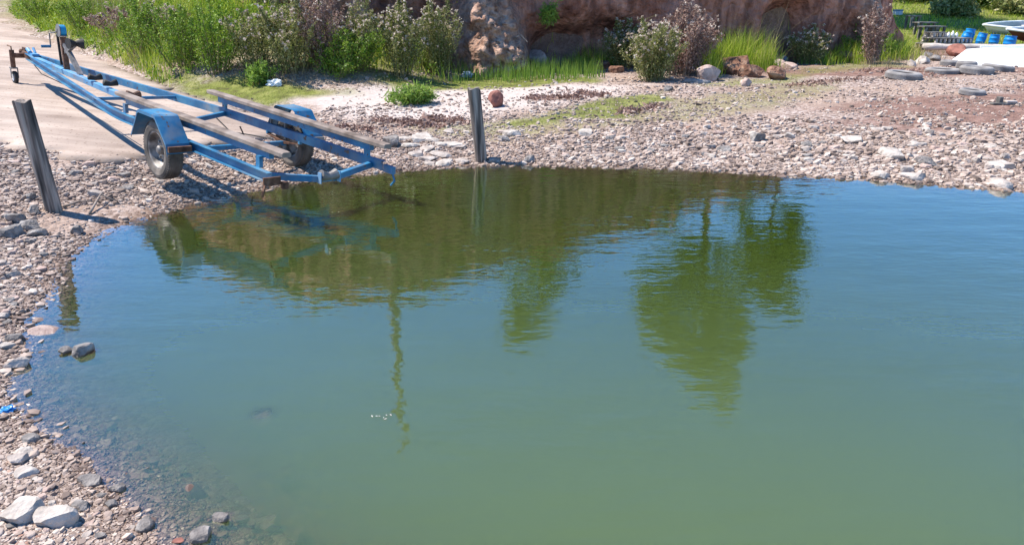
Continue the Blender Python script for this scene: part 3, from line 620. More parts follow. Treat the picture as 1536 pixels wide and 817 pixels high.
keep = (sdw[Fw] > -.45).any(1); Fk = Fw[keep]; u_, inv = np.unique(Fk, return_inverse=True)
lake = np_mesh('water', np.stack([X, Y, np.zeros(len(X))], 1)[u_], inv.reshape(-1, 4), water_mat(), smooth=True); tag(lake, kind='structure')
set_attr(lake, 'depth', np.clip(-Z0[u_], 0, 2))

# ------------------------------------------------------------------ cliff
def cliff():
    pts = [Vector((x, y)) for x, y in CL]; L = [0]
    for a, b in zip(pts, pts[1:]): L.append(L[-1] + (b - a).length)
    ns, nv_ = 1400, 110; V = []; FR = []
    sx = np.linspace(0, L[-1], ns); PX = np.interp(sx, L, [p.x for p in pts]); PY = np.interp(sx, L, [p.y for p in pts])
    for k in range(30): PX[1:-1] = (PX[:-2] + PX[1:-1] * 2 + PX[2:]) / 4; PY[1:-1] = (PY[:-2] + PY[1:-1] * 2 + PY[2:]) / 4
    ds = np.gradient(PX); dy = np.gradient(PY); nrm = np.stack([dy, -ds], 1); nrm /= np.linalg.norm(nrm, axis=1)[:, None]
    bz = H(PX - .0 + nrm[:, 0] * .5, PY + nrm[:, 1] * .5)
    tz = topH(PX) + ((fbm(PX, PY, 2.5, 31) - .5) * .5) * sstep(1, 3, topH(PX)) + .04 + sstep(.5, 2.5, topH(PX)) * np.array([.12 * mn.fractal(Vector((s * 1.5, 3, 0)), 1, 2, 4) for s in sx])
    kk = sstep(.6, 2.2, tz - bz)
    for j in range(nv_):
        f = j / (nv_ - 1)
        for i in range(ns):
            x, y = PX[i], PY[i]; z = bz[i] - .25 + (tz[i] - bz[i] + .25) * min(f / .93, 1); rel = (z - bz[i])
            p = Vector((x, y, z))
            off = .10 * math.sin(f * 3.0) - .30 * (1 - f) ** 3 * 0 + .35 * mn.fractal(Vector((x * .45, y * .45, z * .35)), 1, 2, 4) * 1.0
            off += .12 * mn.fractal(Vector((x * 2.2, y * 2.2, z * .8)), 1, 2, 4) - .10 * abs(mn.noise(Vector((x * 3.1, y * 3.1, z * .5)))) + .05 * mn.fractal(Vector((x * 7, y * 7, z * 6)), 1, 2, 3)
            off += .22 * f                                              # face leans out a little: overhang
            # buttress of fallen earth
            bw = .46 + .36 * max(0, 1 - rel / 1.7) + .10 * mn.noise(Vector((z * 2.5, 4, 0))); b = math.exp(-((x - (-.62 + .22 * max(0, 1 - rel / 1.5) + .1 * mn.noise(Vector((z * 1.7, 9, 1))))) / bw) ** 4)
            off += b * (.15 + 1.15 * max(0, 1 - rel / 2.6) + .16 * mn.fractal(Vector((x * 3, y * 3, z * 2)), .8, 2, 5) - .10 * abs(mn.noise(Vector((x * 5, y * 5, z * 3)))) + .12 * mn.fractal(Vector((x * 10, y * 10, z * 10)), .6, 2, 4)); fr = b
            # hollow and dark recess at the foot
            h = math.exp(-((x - .95) / .55) ** 2) * math.exp(-((rel - .35) / .45) ** 2); off -= .9 * h
            h = math.exp(-((x - 2.0) / .8) ** 2) * math.exp(-((rel - .7) / .35) ** 2); off -= .45 * h
            h = math.exp(-((x - 6.4) / .55) ** 4) * max(0, min(1, (1.45 - rel) * 1.6)); off -= 1.7 * h
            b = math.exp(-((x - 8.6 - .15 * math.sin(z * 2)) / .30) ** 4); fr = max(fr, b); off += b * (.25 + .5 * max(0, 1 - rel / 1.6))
            off *= .25 + .75 * kk[i]
            if f > .93: g = (f - .93) / .07; off -= g * 1.1; z = tz[i] - .02 - .05 * g
            V.append((x + nrm[i, 0] * off, y + nrm[i, 1] * off, z)); FR.append(fr)
    i = np.arange(ns * nv_).reshape(nv_, ns); Fc = np.stack([i[:-1, :-1], i[:-1, 1:], i[1:, 1:], i[1:, :-1]], -1).reshape(-1, 4)
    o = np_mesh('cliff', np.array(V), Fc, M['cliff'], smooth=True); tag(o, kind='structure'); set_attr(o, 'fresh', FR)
cliff()

# ------------------------------------------------------------------ vegetation
def blades(x, y, z, h, wd, lean=.35, seg=3, dirx=0.0):
    n = len(x); a = rng.random(n) * 6.283; la = rng.random(n) * 6.283; ln = rng.random(n) * lean * h
    cx, cy = np.cos(a), np.sin(a); V = np.zeros((n, 2 * seg + 1, 3))
    for k in range(seg + 1):
        f = k / seg; bx = x + np.cos(la) * ln * f * f + dirx * h * f; by = y + np.sin(la) * ln * f * f; bz = z + h * f * (1 - .25 * f * ln / h); w_ = wd * (1 - f) * .5 if k else wd * .5
        if k < seg:
            V[:, 2 * k] = np.stack([bx - cx * w_, by - cy * w_, bz], 1); V[:, 2 * k + 1] = np.stack([bx + cx * w_, by + cy * w_, bz], 1)
        else: V[:, 2 * k] = np.stack([bx, by, bz], 1)
    Fc = []
    for k in range(seg - 1): Fc += [(2 * k, 2 * k + 1, 2 * k + 3), (2 * k, 2 * k + 3, 2 * k + 2)]
    Fc.append((2 * seg - 2, 2 * seg - 1, 2 * seg)); Fc = np.array(Fc)
    return V.reshape(-1, 3), (Fc[None] + (np.arange(n) * (2 * seg + 1))[:, None, None]).reshape(-1, 3)
def leaves(C, size, asp=.35, up=.3, r=None):
    """C (n,3) centres: diamond leaves"""
    r = r or rng; n = len(C); d = r.normal(size=(n, 3)); d[:, 2] += up; d /= np.linalg.norm(d, axis=1)[:, None]
    q = np.cross(d, r.normal(size=(n, 3))); q /= np.linalg.norm(q, axis=1)[:, None]; s = (size * r.uniform(.6, 1.4, n))[:, None]
    V = np.stack([C - d * s * .5, C + q * s * asp * .5, C + d * s * .5, C - q * s * asp * .5], 1).reshape(-1, 3)
    return V, np.arange(n * 4).reshape(-1, 4)
def fill_grass(name, label, m, n, cond, hgt, wd, lean=.35, dirx=0, box=(-14, 22, 8, 40), seg=3):
    x = rng.uniform(box[0], box[1], n); y = rng.uniform(box[2], box[3], n); k = rng.random(n) < cond(x, y); x, y = x[k], y[k]
    z = H(x, y); h = hgt * rng.uniform(.5, 1.3, len(x)) * (.55 + .9 * fbm(x, y, .7, 91)); V, Fc = blades(x, y, z - .01, h, wd, lean, seg, dirx)
    o = np_mesh(name, V, Fc, M[m]); tag(o, label, 'grass', kind='stuff'); print(name, len(x)); return o
cliffd = lambda x, y: poly_sd(CLIFFPOLY, x, y)
rampd = lambda x, y: poly_sd(RAMPP, x, y)
def c_bank(x, y):
    cd = cliffd(x, y); edge = sstep(-2.6, -1.6, rampd(x, y)) * sstep(-6.0, -7.0, x) * (rampd(x, y) < -.03) * (y < 27) * (cd < -.05)
    return np.maximum(edge, 1.0 * (cd < -.05) * sstep(-5.2, -2.6, cd - 1.6 * sstep(-6.5, -4, x) * 0 + np.interp(x, [-7.2, -4.8], [0, -2.6])) * sstep(-1.0, -2.2, x) * (rampd(x, y) < -.03) * (y < 27))
fill_grass('tall_grass', 'dense tall green grass on the bank between the slipway and the cliff', 'grass', 110000, c_bank, .40, .017, .8, box=(-16, 0, 11, 27))
fill_grass('dry_grass', 'yellow dry stalks mixed in the bank grass', 'straw', 26000, lambda x, y: c_bank(x, y) * sstep(.5, .62, fbm(x, y, 1.1, 95)), .7, .012, .7, box=(-16, 0, 11, 27))
def c_lime(x, y):
    g = np.zeros(x.shape)
    for i in range(6):
        d = inpoly_px(GREEN_POLYS[i], x, y) + (fbm(x, y, .8, 40 + i) - .5) * 1.0; g = np.maximum(g, sstep(-.1, .3, d) * [1, 1, .9, .16, .2, .35][i])
    return g * sstep(.35, .6, fbm(x, y, .35, 97))
fill_grass('low_grass', 'low yellow green grass creeping over the gravel', 'lime', 90000, c_lime, .055, .010, .8, box=(-9, 12, 9, 22), seg=2)
fr_ = [(700, 95), (800, 96), (890, 100), (900, 120), (830, 124), (720, 124), (650, 122)]
frp = np.array([tuple(P(*q)[:2]) for q in fr_])
fill_grass('fresh_grass', 'upright fresh green grass in front of the cliff foot', 'bright', 16000, lambda x, y: sstep(-.1, .45, poly_sd(frp, x, y) + (fbm(x, y, .5, 111) - .5) * 1.3) * (cliffd(x, y) < -.3), .34, .014, .3, box=(-3, 4, 12, 18))
for nm, poly, h_, mm, lab, n_ in [
    ('cliff_grass', [(845, 60), (930, 60), (915, 102), (860, 104)], .55, 'grass', 'green grass growing under the cliff hollow', 6000),
    ('cliff_grass', [(1055, 60), (1158, 64), (1162, 104), (1065, 116)], .85, 'grass', 'tall yellow green grass right of the dead bush', 11000),
    ('cliff_grass', [(1240, 66), (1360, 66), (1372, 92), (1240, 98)], .5, 'grass', 'green grass clump at the right end of the cliff foot', 12000),
    ('cliff_grass', [(1200, 80), (1240, 78), (1250, 96), (1200, 98)], .35, 'bright', 'bright weeds beside the dark recess', 1500)]:
    pg = np.array([tuple(P(*q)[:2]) for q in [(a, max(b, 78)) for a, b in poly]]); cxm, cym = pg.mean(0)
    x = rng.uniform(pg[:, 0].min() - .3, pg[:, 0].max() + .3, n_); y = rng.uniform(pg[:, 1].min() - .8, pg[:, 1].max() + .8, n_); k = poly_sd(pg, x, y) > -.25; x, y = x[k], y[k]
    e_ = poly_sd(pg, x, y) + (fbm(x, y, .45, 113) - .5) * .9; k = (cliffd(x, y) < .3) & (rng.random(len(x)) < sstep(-.25, .3, e_)); x, y, e_ = x[k], y[k], e_[k]
    V, Fc = blades(x, y, H(x, y), h_ * rng.uniform(.4, 1.2, len(x)) * (.45 + .55 * sstep(-.2, .4, e_)), .015, .7); tag(np_mesh(nm, V, Fc, M[mm]), lab, 'grass', kind='stuff')
fill_grass('feather_grass', 'long dry feathery stalks above the green grass right of the dead bush', 'straw', 5000, lambda x, y: sstep(0, .2, poly_sd(np.array([tuple(P(*q)[:2]) for q in [(1065, 82), (1150, 82), (1160, 100), (1080, 104)]]), x, y)), 1.25, .010, .7, dirx=.25, box=(3, 8, 13, 19))
fill_grass('bush_litter', 'dry straw and dead stalks lying at the foot of the bushes', 'straw', 40000, lambda x, y: sstep(-.1, .35, inpoly_px([(330, 112), (420, 118), (520, 118), (600, 118), (700, 112), (700, 124), (560, 131), (420, 130), (340, 126)], x, y) + (fbm(x, y, .5, 121) - .5) * 1.0) * .7, .12, .012, 1.2, box=(-8, 1, 10, 18), seg=2)
fill_grass('bank_stubble', 'dry ochre grass on the slope below the cliff end', 'straw', 16000, lambda x, y: sstep(-.3, .5, poly_sd(np.array([tuple(P(*q)[:2]) for q in [(1290, 100), (1375, 66), (1420, 78), (1400, 92), (1330, 104)]]), x, y)) * .8, .22, .012, .7, box=(7, 15, 15, 24), seg=2)
fill_grass('hill_grass', 'sunny yellow green grass covering the slope behind the boats', 'grass', 70000, lambda x, y: (cliffd(x, y) < .1) * sstep(22, 23.5, y) * sstep(9, 11, x) * (x < y * .75 + 4), .16, .022, .8, box=(9, 32, 22, 44), seg=2)
fill_grass('cliff_top_grass', 'grass hanging over the cliff edge', 'grass', 50000, lambda x, y: sstep(.1, .4, cliffd(x, y)) * sstep(1.6, .6, cliffd(x, y)), .5, .016, .6, box=(-14, 13, 15, 30))

def weed(kind, label, x, y, h, r_, seed, n_stem=26, group=None, z=None):
    rr = np.random.default_rng(seed); base = Vector((x, y, Hs(x, y) - .02 if z is None else z)); root = empty('bush' if kind != 'tuft' else 'weed', base)
    tag(root, label, 'bush', group)
    lm = {'olive': 'leaf_olive', 'green': 'leaf_green', 'brown': 'leaf_brown', 'tuft': 'bright'}[kind]
    st = MB(); C = []; Fl = []
    for i in range(n_stem):
        a = rr.random() * 6.283; rad = r_ * math.sqrt(rr.random()); hh = h * (1 - .35 * (rad / r_) ** 2) * rr.uniform(.6, 1.12)
        b = Vector((math.cos(a), math.sin(a), 0)) * rad * .35; tip = Vector((math.cos(a), math.sin(a), 0)) * rad + Vector((rr.normal() * .05, rr.normal() * .05, hh))
        pts = [b.lerp(tip, f) + Vector((0, 0, .08 * hh * math.sin(f * 3.14))) + Vector((rr.normal(), rr.normal(), 0)) * .015 for f in (0, .35, .7, 1)]
        st.tube(pts, [.009, .007, .005, .003], 4)
        nl = int(190 * hh) + 20
        for k in range(nl):
            f = rr.uniform(.06, 1) ** .8; j = min(int(f * 3), 2); p = pts[j].lerp(pts[j + 1], f * 3 - j)
            sp = .085 * (1.15 - f); C.append(p + Vector((rr.normal(), rr.normal(), rr.normal() * .6)) * sp)
        # side twigs
        for k in range(4):
            f = rr.uniform(.5, .95); j = min(int(f * 3), 2); p = pts[j].lerp(pts[j + 1], f * 3 - j); q = p + Vector((rr.normal() * .09, rr.normal() * .09, rr.uniform(.05, .16)))
            st.tube([p, q], [.004, .002], 3)
            for _ in range(8): C.append(p.lerp(q, rr.random()) + Vector(rr.normal(size=3)) * .022)
            Fl.append(q)
        Fl.append(pts[-1])
    st.build('stems', M['stem' if kind != 'brown' else 'deadwood'], root)
    V, Fc = leaves(np.array(C), .045 if kind != 'tuft' else .09, .38 if kind != 'tuft' else .2, .5, rr); np_mesh('foliage', V, Fc, M[lm], root)
    if kind in ('olive', 'brown'):
        Q = []
        for p in Fl:
            if rr.random() < (.85 if kind == 'olive' else .5):
                for _ in range(9): Q.append(p + Vector(rr.normal(size=3)) * .013)
        V, Fc = leaves(np.array(Q), .030, .9, .2, rr); np_mesh('seed_heads', V, Fc, M['flower'], root)
    return root
def weed_px(kind, label, px, py, hpx, wpx, seed, **k):
    p = P(px, py); d = proj(*p)[2]; return weed(kind, label, p.x, p.y + wpx / F * d * .3, hpx / F * d * 1.04, wpx / F * d / 2 * 1.22, seed, **k)
weed_px('olive', 'olive bush with white seed heads left of the white bag at its foot', 380, 118, 96, 70, 1, n_stem=30)
weed_px('olive', 'broad olive bush with white seed heads right of the white bag', 435, 122, 112, 90, 2, n_stem=44)
weed_px('brown', 'tall pinkish brown dry bush behind the broad olive bush', 478, 108, 110, 84, 3, n_stem=40)
weed_px('green', 'fresh green leafy bush between the brown bush and the tall pale ones', 520, 116, 62, 90, 4, n_stem=40)
weed_px('olive', 'narrow pale olive bush topping out at the upper edge, left of the tall pair', 540, 108, 100, 50, 5, n_stem=24)
weed_px('olive', 'tall pale bush with many seed heads, left of the tall pair', 598, 118, 108, 62, 6, n_stem=38)
weed_px('olive', 'tall pale bush with many seed heads, right of the tall pair beside the buttress', 660, 116, 112, 64, 7, n_stem=40)
weed_px('green', 'dark green low bush filling the gap between the tall pair', 630, 106, 60, 70, 8, n_stem=24)
weed_px('olive', 'low pale bush with whitish heads right next to the buttress', 698, 108, 48, 44, 9, n_stem=22)
weed_px('green', 'low green weeds in front of the fresh leafy bush', 500, 122, 34, 70, 10, n_stem=22)
weed_px('olive', 'dark olive bush left of the dead bush by the cliff', 936, 104, 68, 56, 11, n_stem=44)
weed_px('olive', 'yellow olive bush in front of the dead bush', 984, 124, 86, 76, 12, n_stem=60)
weed_px('brown', 'dead purplish brown bush in front of the cliff', 1028, 116, 100, 92, 13, n_stem=80)
weed_px('olive', 'olive weed at the foot of the pale earth streak, left side', 1218, 97, 52, 60, 14, n_stem=34)
weed('brown', 'dry pinkish shrub climbing the pale earth streak on the cliff', 8.35, 17.9, 1.3, .3, 15, n_stem=26)
weed_px('green', 'small green bush at the foot of the streak, right side', 1305, 90, 46, 70, 16, n_stem=34)
weed_px('tuft', 'bright yellow green weed tuft on the pale sand left of the middle post', 612, 158, 24, 62, 17, n_stem=26)
weed_px('tuft', 'small green plant just left of the white bag', 385, 130, 30, 34, 18, n_stem=14)
weed('tuft', 'green plant clinging to the middle of the bare cliff face', .78, 16.75, .38, .16, 19, n_stem=18, z=1.35)
bank_sh = [(60, 42, 26, 60, 'green', 'leafy green bush at the far end of the slipway edge'), (120, 60, 40, 70, 'green', 'leafy green bush beside the slipway behind the winch post'),
           (205, 100, 80, 80, 'green', 'large green bush on the bank, nearest to the slipway'), (265, 112, 96, 80, 'green', 'tall green reedy bush at the middle of the bank'),
           (320, 118, 104, 70, 'green', 'tall green bush on the bank right before the seed head bushes'), (172, 62, 34, 70, 'brown', 'brown dry mound on the upper bank'), (240, 60, 44, 60, 'olive', 'pale olive bush high on the bank')]
for i, (a, b, h_, w_, kd, lab) in enumerate(bank_sh): weed_px(kd, lab, a, b, h_, w_, 30 + i, n_stem=30)

def tree(name, label, x, y, z, h, crown, seed, nleaf=9000, leaf=.13, trunk_r=.14, cat='tree', group=None, lm='leaf_dark'):
    """crown: list of (dx, dy, dz, rx, rz) clump ellipsoids relative to the base"""
    rr = np.random.default_rng(seed); root = empty(name, (x, y, z)); tag(root, label, cat, group)
    st = MB(); t = [Vector((0, 0, -.3))]; k = 7
    for i in range(1, k + 1): t.append(Vector((rr.normal() * .06 * i / k * h * .2, rr.normal() * .05, h * .88 * i / k)))
    st.tube(t, [trunk_r * (1 - .85 * i / k) for i in range(k + 1)], 8)
    C = []; tot = sum(c[3] ** 2 * c[4] for c in crown)
    for (dx, dy, dz, rx, rz) in crown:
        c = Vector((dx, dy, dz)); i = min(range(len(t)), key=lambda q: abs(t[q].z - (dz - rz * .6))); m = t[i].lerp(c, .5) + Vector((0, 0, -.1))
        st.tube([t[i], m, c], [trunk_r * .4, trunk_r * .25, trunk_r * .1], 6)
        nc = max(6, int((26 if rx < 1.1 else 15) * rx * rx * rz))
        for _ in range(nc):
            d = rr.normal(size=3); d /= np.linalg.norm(d); e = c + Vector((d[0] * rx, d[1] * rx, d[2] * rz)) * rr.uniform(.35, 1.05)
            st.tube([c.lerp(e, .1), e], [trunk_r * .08, .008], 4)
            nl = int(nleaf * (rx * rx * rz) / tot / nc); q = rr.normal(size=(nl, 3)) * np.array([.22, .22, .15]) * (.6 + .5 * min(rx, .8)); C.append(q + np.array(e))
    st.build('trunk', M['bark'], root)
    V, Fc = leaves(np.concatenate(C), leaf, .45, 0, rr); np_mesh('crown', V, Fc, M[lm], root)
    return root
# trees on the cliff top: seen in the water
def top_at(x, y): return Hs(x, y)
def refl(px, py, D):
    """world x and height of a mirrored point seen at px,py when it stands at distance D"""
    r = ray(px, py); t = D / r.y; return r.x * t, -(CH + r.z * t)
def tree_refl(name, label, pxb, D, blobs, seed, **k):
    bx, _ = refl(pxb, 420, D); bz = top_at(bx, D); cr = []
    for (px, py, wp, hp) in blobs:
        xx, zz = refl(px, py, D); dep = D / math.cos(TH) + 3; cr.append((xx - bx, 0, zz - bz, wp / F * dep / 2, hp / F * dep / 2))
    h = max(c[2] + c[4] for c in cr); return tree(name, label, bx, D, bz, h, cr, seed, **k)
tree_refl('tree', 'tallest tree on the cliff top, its reflection reaching farthest down the water', 1052, 30,
   [(1070, 575, 90, 46), (1050, 530, 110, 60), (1080, 490, 90, 60), (1000, 500, 90, 60), (1060, 440, 100, 70), (985, 440, 90, 80), (1030, 388, 80, 50), (1078, 372, 46, 40), (1000, 345, 40, 26)], 101, nleaf=20000, leaf=.2, trunk_r=.22)
tree_refl('tree', 'shorter bushy tree on the cliff top right beside the tallest one', 1150, 31,
   [(1170, 440, 70, 46), (1150, 400, 100, 60), (1185, 370, 60, 60), (1135, 345, 56, 40), (1188, 322, 40, 40), (1105, 310, 40, 24)], 102, nleaf=11000, leaf=.2, trunk_r=.18)
tree_refl('tree', 'thin leaning tree on the cliff top between the pole and the tallest tree', 812, 18.6,
   [(785, 500, 70, 36), (800, 465, 60, 50), (812, 430, 44, 40), (820, 405, 110, 16)], 103, nleaf=3200, trunk_r=.09)
# utility pole
xb, _ = refl(589, 410, 17.6); zb = top_at(xb, 17.6); _, zt = refl(603, 670, 17.6)
pl = MB(); pl.tube([(0, 0, -.5), (0, 0, zt - zb)], [.12, .075], 12); pole = empty('utility_pole', (xb, 17.6, zb)); tag(pole, 'tall slim wooden utility pole above the cliff, seen as a wavy line in the water', 'pole')
pl.build('pole_shaft', M['darkwood'], pole, smooth=False)
mb = MB(); mb.lathe([(.035, 0), (.05, .03), (.03, .06), (.045, .09), (.02, .13), (0.001, .14)], 10, (0, 0, zt - zb)); mb.build('insulator', M['plastic'], pole)
# shrubs along the top of the cliff
for i, (x, y, h_, r_) in enumerate([(-7.2, 20.3, .9, .9), (-5.4, 18.3, .8, .8), (-2.2, 17.6, .7, .8), (.8, 18.2, .6, .7), ]):
    weed('green', 'green bush on the cliff edge, ' + ['leftmost of the row', 'second from the left', 'second from the right', 'rightmost of the row'][i], x, y, h_, r_, 60 + i, n_stem=20)
# background bushes on the hill
def herbs():
    n = 26000; x = rng.uniform(-16, -1.5, n); y = rng.uniform(11, 27, n); k = rng.random(n) < c_bank(x, y) * sstep(.38, .6, fbm(x, y, .5, 99)); x, y = x[k], y[k]; z = H(x, y); hh = .12 + .5 * fbm(x, y, .6, 101) ** 1.5
    C = []
    for q in range(9): C.append(np.stack([x + rng.normal(0, .06, len(x)), y + rng.normal(0, .06, len(x)), z + hh * rng.random(len(x))], 1))
    V, Fc = leaves(np.concatenate(C), .075, .42, .3); tag(np_mesh('leafy_weeds', V, Fc, M['leaf_green']), 'low leafy green weeds mixed into the bank grass', 'weeds', kind='stuff')
herbs()
def far_bush(label, px, py, wpx, hpx, D, seed, lm='leaf_green', n=5000):
    r = ray(px, py); t = D / r.y; x = r.x * t; z = Hs(x, D); dep = D / math.cos(TH); top = (CH + ray(px, py - hpx).z * D / ray(px, py - hpx).y) - z; rx = wpx / F * dep / 2
    top = max(top, .6); cr = [(0, 0, top * .55, rx * .75, top * .42), (-rx * .5, -.2, top * .38, rx * .5, top * .34), (rx * .5, .2, top * .4, rx * .5, top * .34), (rx * .1, -.3, top * .3, rx * .6, top * .28), (0, 0, top * .8, rx * .5, top * .2)]
    tree('hill_bush', label, x, D, z, top, cr, seed, nleaf=n, leaf=.16, trunk_r=.08, cat='bush', lm=lm, group='bushes on the slope behind the boats')
fb = [(1390, 22, 90, 40, 37, 'leaf_green', 'round green bush on the slope above the wooden tables'), (1450, 34, 90, 60, 34, 'leaf_green', 'mid green bush on the slope left of the dark one'), (1495, 40, 70, 70, 33, 'leaf_dark', 'dark shaded bush right behind the boats'),
      (1530, 38, 70, 60, 31.5, 'leaf_olive', 'pale olive bush at the upper right corner'), (1570, 38, 90, 70, 34, 'leaf_green', 'green bush just beyond the right edge of the slope'), (1352, 4, 60, 30, 42, 'leaf_olive', 'pale bush high on the slope near the cliff end'), (1420, 12, 130, 50, 44, 'leaf_green', 'wide green bush at the top of the slope')]
fb += [(1375, 12, 70, 30, 35, 'leaf_olive', 'small olive bush just right of the blue crate'), (1425, 30, 60, 34, 31, 'leaf_olive', 'low olive bush in front of the mid green one'), (1480, 30, 60, 60, 36, 'leaf_green', 'green bush left behind the grey white boat bow'), (1515, 30, 60, 60, 37, 'leaf_green', 'tall green bush between the dark one and the pale olive one')]
for i, (a, b, w_, h_, D, lm, lab) in enumerate(fb): far_bush(lab, a, b, w_, h_, D, 200 + i, lm)
for i in range(14):
    x = -8 + i * 5 + random.uniform(-1.5, 1.5); y = 52 + random.uniform(-4, 6) if x > 14 else 62; z = Hs(x, y)
    hh = random.uniform(2.2, 3.6); tree('distant_bush', 'green bush in the row closing the slope far behind', x, y, z, hh, [(0, 0, hh * .55, 2.3, hh * .45), (1.5, 0, hh * .4, 1.6, hh * .35), (-1.6, 0, hh * .4, 1.6, hh * .3)], 300 + i, nleaf=3500, leaf=.3, cat='bush', group='far row of bushes', lm='leaf_green')

# ------------------------------------------------------------------ posts
def post(label, px, py, hgt, r_, tip_dx, seed, z=None, tip_dy=0):
    b = P(px, py); n, k = 64, 20; V = []; Fc = []
    for j in range(k):
        f = j / (k - 1); zz = -.4 + (hgt + .4) * f; g = max(0, zz / hgt)
        for i in range(n):
            a = 6.283 * i / n; rr = r_ * (1 + .05 * mn.fractal(Vector((math.cos(a) * 1.5, math.sin(a) * 1.5, zz * 1.2 + seed)), 1, 2, 3) - .16 * max(0, math.cos(a - 5.2 + .25 * math.sin(zz * 3))) ** 60 - .04 * max(0, math.sin(a * 9 - zz * .8)) ** 6 + .06 * g)
            V.append((math.cos(a) * rr + tip_dx * g, math.sin(a) * rr + tip_dy * g, zz + (0 if j < k - 1 else .012 * math.sin(a * 3 + seed) * 1.0)))
    for j in range(k - 1):
        for i in range(n): Fc.append((j * n + i, j * n + (i + 1) % n, (j + 1) * n + (i + 1) % n, (j + 1) * n + i))
    c = len(V); V.append((tip_dx, tip_dy, hgt - .004))
    for i in range(n): Fc.append(((k - 1) * n + i, (k - 1) * n + (i + 1) % n, c))
    o = obj_from('wooden_post', V, Fc, M['post'], None, False); o.location = b; tag(o, label, 'post'); return b
post('weathered grey wooden post leaning left on the sand at the left shore', 82, 318, .97, .067, -.075, 1)
post('weathered grey wooden post standing at the water edge in the middle of the far shore', 722, 243, .86, .072, -.075, 5)

# ------------------------------------------------------------------ boat trailer (local frame: x to the nose, y to the near side, z up)
TM = Matrix(((-.73007, -.67641, .09732, -2.9882), (.68001, -.73318, .00542, 7.8879), (.06769, .07014, .99524, .1146), (0, 0, 0, 1)))
tr = empty('boat_trailer', mat=TM); tag(tr, 'long blue boat trailer with two carpeted bunks, its rear end at the water', 'boat trailer')
def rail_path(s):
    p = [(-1.78, .6), (1.35, .6), (1.6, .585), (1.85, .56), (6.45, .035)]; return [(x, y * s) for x, y in p]
def rail_z(x): return .39 + (.45 - .39) * max(0, min(1, (x - 1.5) / 5))
for s in (1, -1):
    mb = MB(); pp = rail_path(s)
    def sweep(off0, off1, z0, z1):
        V = []; 
        for i, (x, y) in enumerate(pp):
            a = Vector(pp[max(i - 1, 0)]); b = Vector(pp[min(i + 1, len(pp) - 1)]); d = (b - a).normalized(); nn = Vector((-d.y, d.x)) * (1 if Vector((-d.y, d.x)).y * s > 0 else -1); zc = rail_z(x)
            for o_, z_ in ((off0, z0), (off1, z0), (off1, z1), (off0, z1)): V.append((x + nn.x * o_, y + nn.y * o_, zc + z_))
        Fs = []
        for i in range(len(pp) - 1):
            for k in range(4): Fs.append((i * 4 + k, i * 4 + (k + 1) % 4, i * 4 + 4 + (k + 1) % 4, i * 4 + 4 + k))
        Fs += [(3, 2, 1, 0), tuple(len(V) - 4 + k for k in range(4))]; mb.add(V, Fs)
    sweep(-.012, -.006, -.045, .045); sweep(-.006, .034, .039, .045); sweep(-.006, .034, -.045, -.039)
    mb.build('side_rail', M['blue'], tr)
    # bunk with the steel rail under it
    mb = MB(); prof = [(-.05, -.018), (-.05, .012), (-.035, .024), (.035, .024), (.05, .012), (.05, -.018), (.035, -.026), (-.035, -.026)]; V = []; xs_b = [-1.92, -1.88, 1.5, 1.56]
    for i, x in enumerate(xs_b):
        k = .86 if i in (0, 3) else 1
        for a, b in prof: V.append((x, s * .533 + a * k, .612 + b * k))
    Fs = []
    for i in range(3):
        for k in range(8): Fs.append((i * 8 + k, i * 8 + (k + 1) % 8, i * 8 + 8 + (k + 1) % 8, i * 8 + 8 + k))
    Fs += [tuple(range(8)), tuple(24 + k for k in range(8))]; mb.add(V, Fs); mb.build('bunk', M['bunk'], tr)
    mb = MB(); mb.box((-.18, s * .533, .556), (3.0, .045, .058)); mb.build('bunk_rail', M['blue'], tr)
    for x in (1.28, -1.55):
        mb = MB(); mb.box((x, s * .575, .485), (.06, .035, .10)); mb.box((x, s * .55, .523), (.06, .08, .006)); mb.build('bunk_bracket', M['blue'], tr)
    # fender
    prof = [(.44, .37), (.25, .64), (.22, .655), (-.12, .655), (-.15, .645), (-.36, .42), (-.375, .33)]; y0, y1 = (.635, .865); V = []
    for x, z in prof:
        for y, dz in ((y0, 0), (y1, 0), (y1, -.03), (y1 - .004, -.03), (y1 - .004, -.004), (y0, -.004)): V.append((x, s * y, z + dz))
    n6 = 6; Fs = []
    for i in range(len(prof) - 1):
        for k in range(n6): Fs.append((i * n6 + k, i * n6 + (k + 1) % n6, i * n6 + n6 + (k + 1) % n6, i * n6 + n6 + k))
    mb = MB(); mb.add(V, Fs); fe = mb.build('fender', M['blue'], tr)
    mb = MB(); mb.box((-.392, s * .745, .372), (.03, .225, .055)); mb.build('tail_light_board', M['rust'] if s > 0 else M['steel'], fe, bevel=.003)
    mb = MB(); mb.box((0, s * .625, .46), (.03, .03, .30)); mb.box((.3, s * .625, .45), (.02, .02, .25)); mb.build('fender_stay', M['steel'], tr)
    # wheel
    yc = s * .737; w_ = empty('wheel'); w_.parent = tr
    hw = .078; tp = [(.178, -.062), (.20, -.074), (.245, -.082), (.272, -.074), (.284, -.055), (.288, -.03), (.289, 0), (.288, .03), (.284, .055), (.272, .074), (.245, .082), (.20, .074), (.178, .062), (.17, .05), (.17, -.05)]
    mb = MB(); mb.lathe(tp, 48, (0, yc, .29), 'y', closed=True)
    for g in (-.036, -.012, .012, .036): mb.lathe([(.2885, g - .004), (.292, g - .003), (.292, g + .003), (.2885, g + .004)], 48, (0, yc, .29), 'y')
    for k in range(64):
        a = 6.283 * k / 64
        for g in (-.062, .062): mb.box((math.cos(a) * .283, yc + g, .29 + math.sin(a) * .283), (.009, .022, .012), Matrix.Rotation(-a, 3, 'Y'))
    mb.build('tyre', M['tyre'], w_, smooth=False)
    mb = MB(); so = s
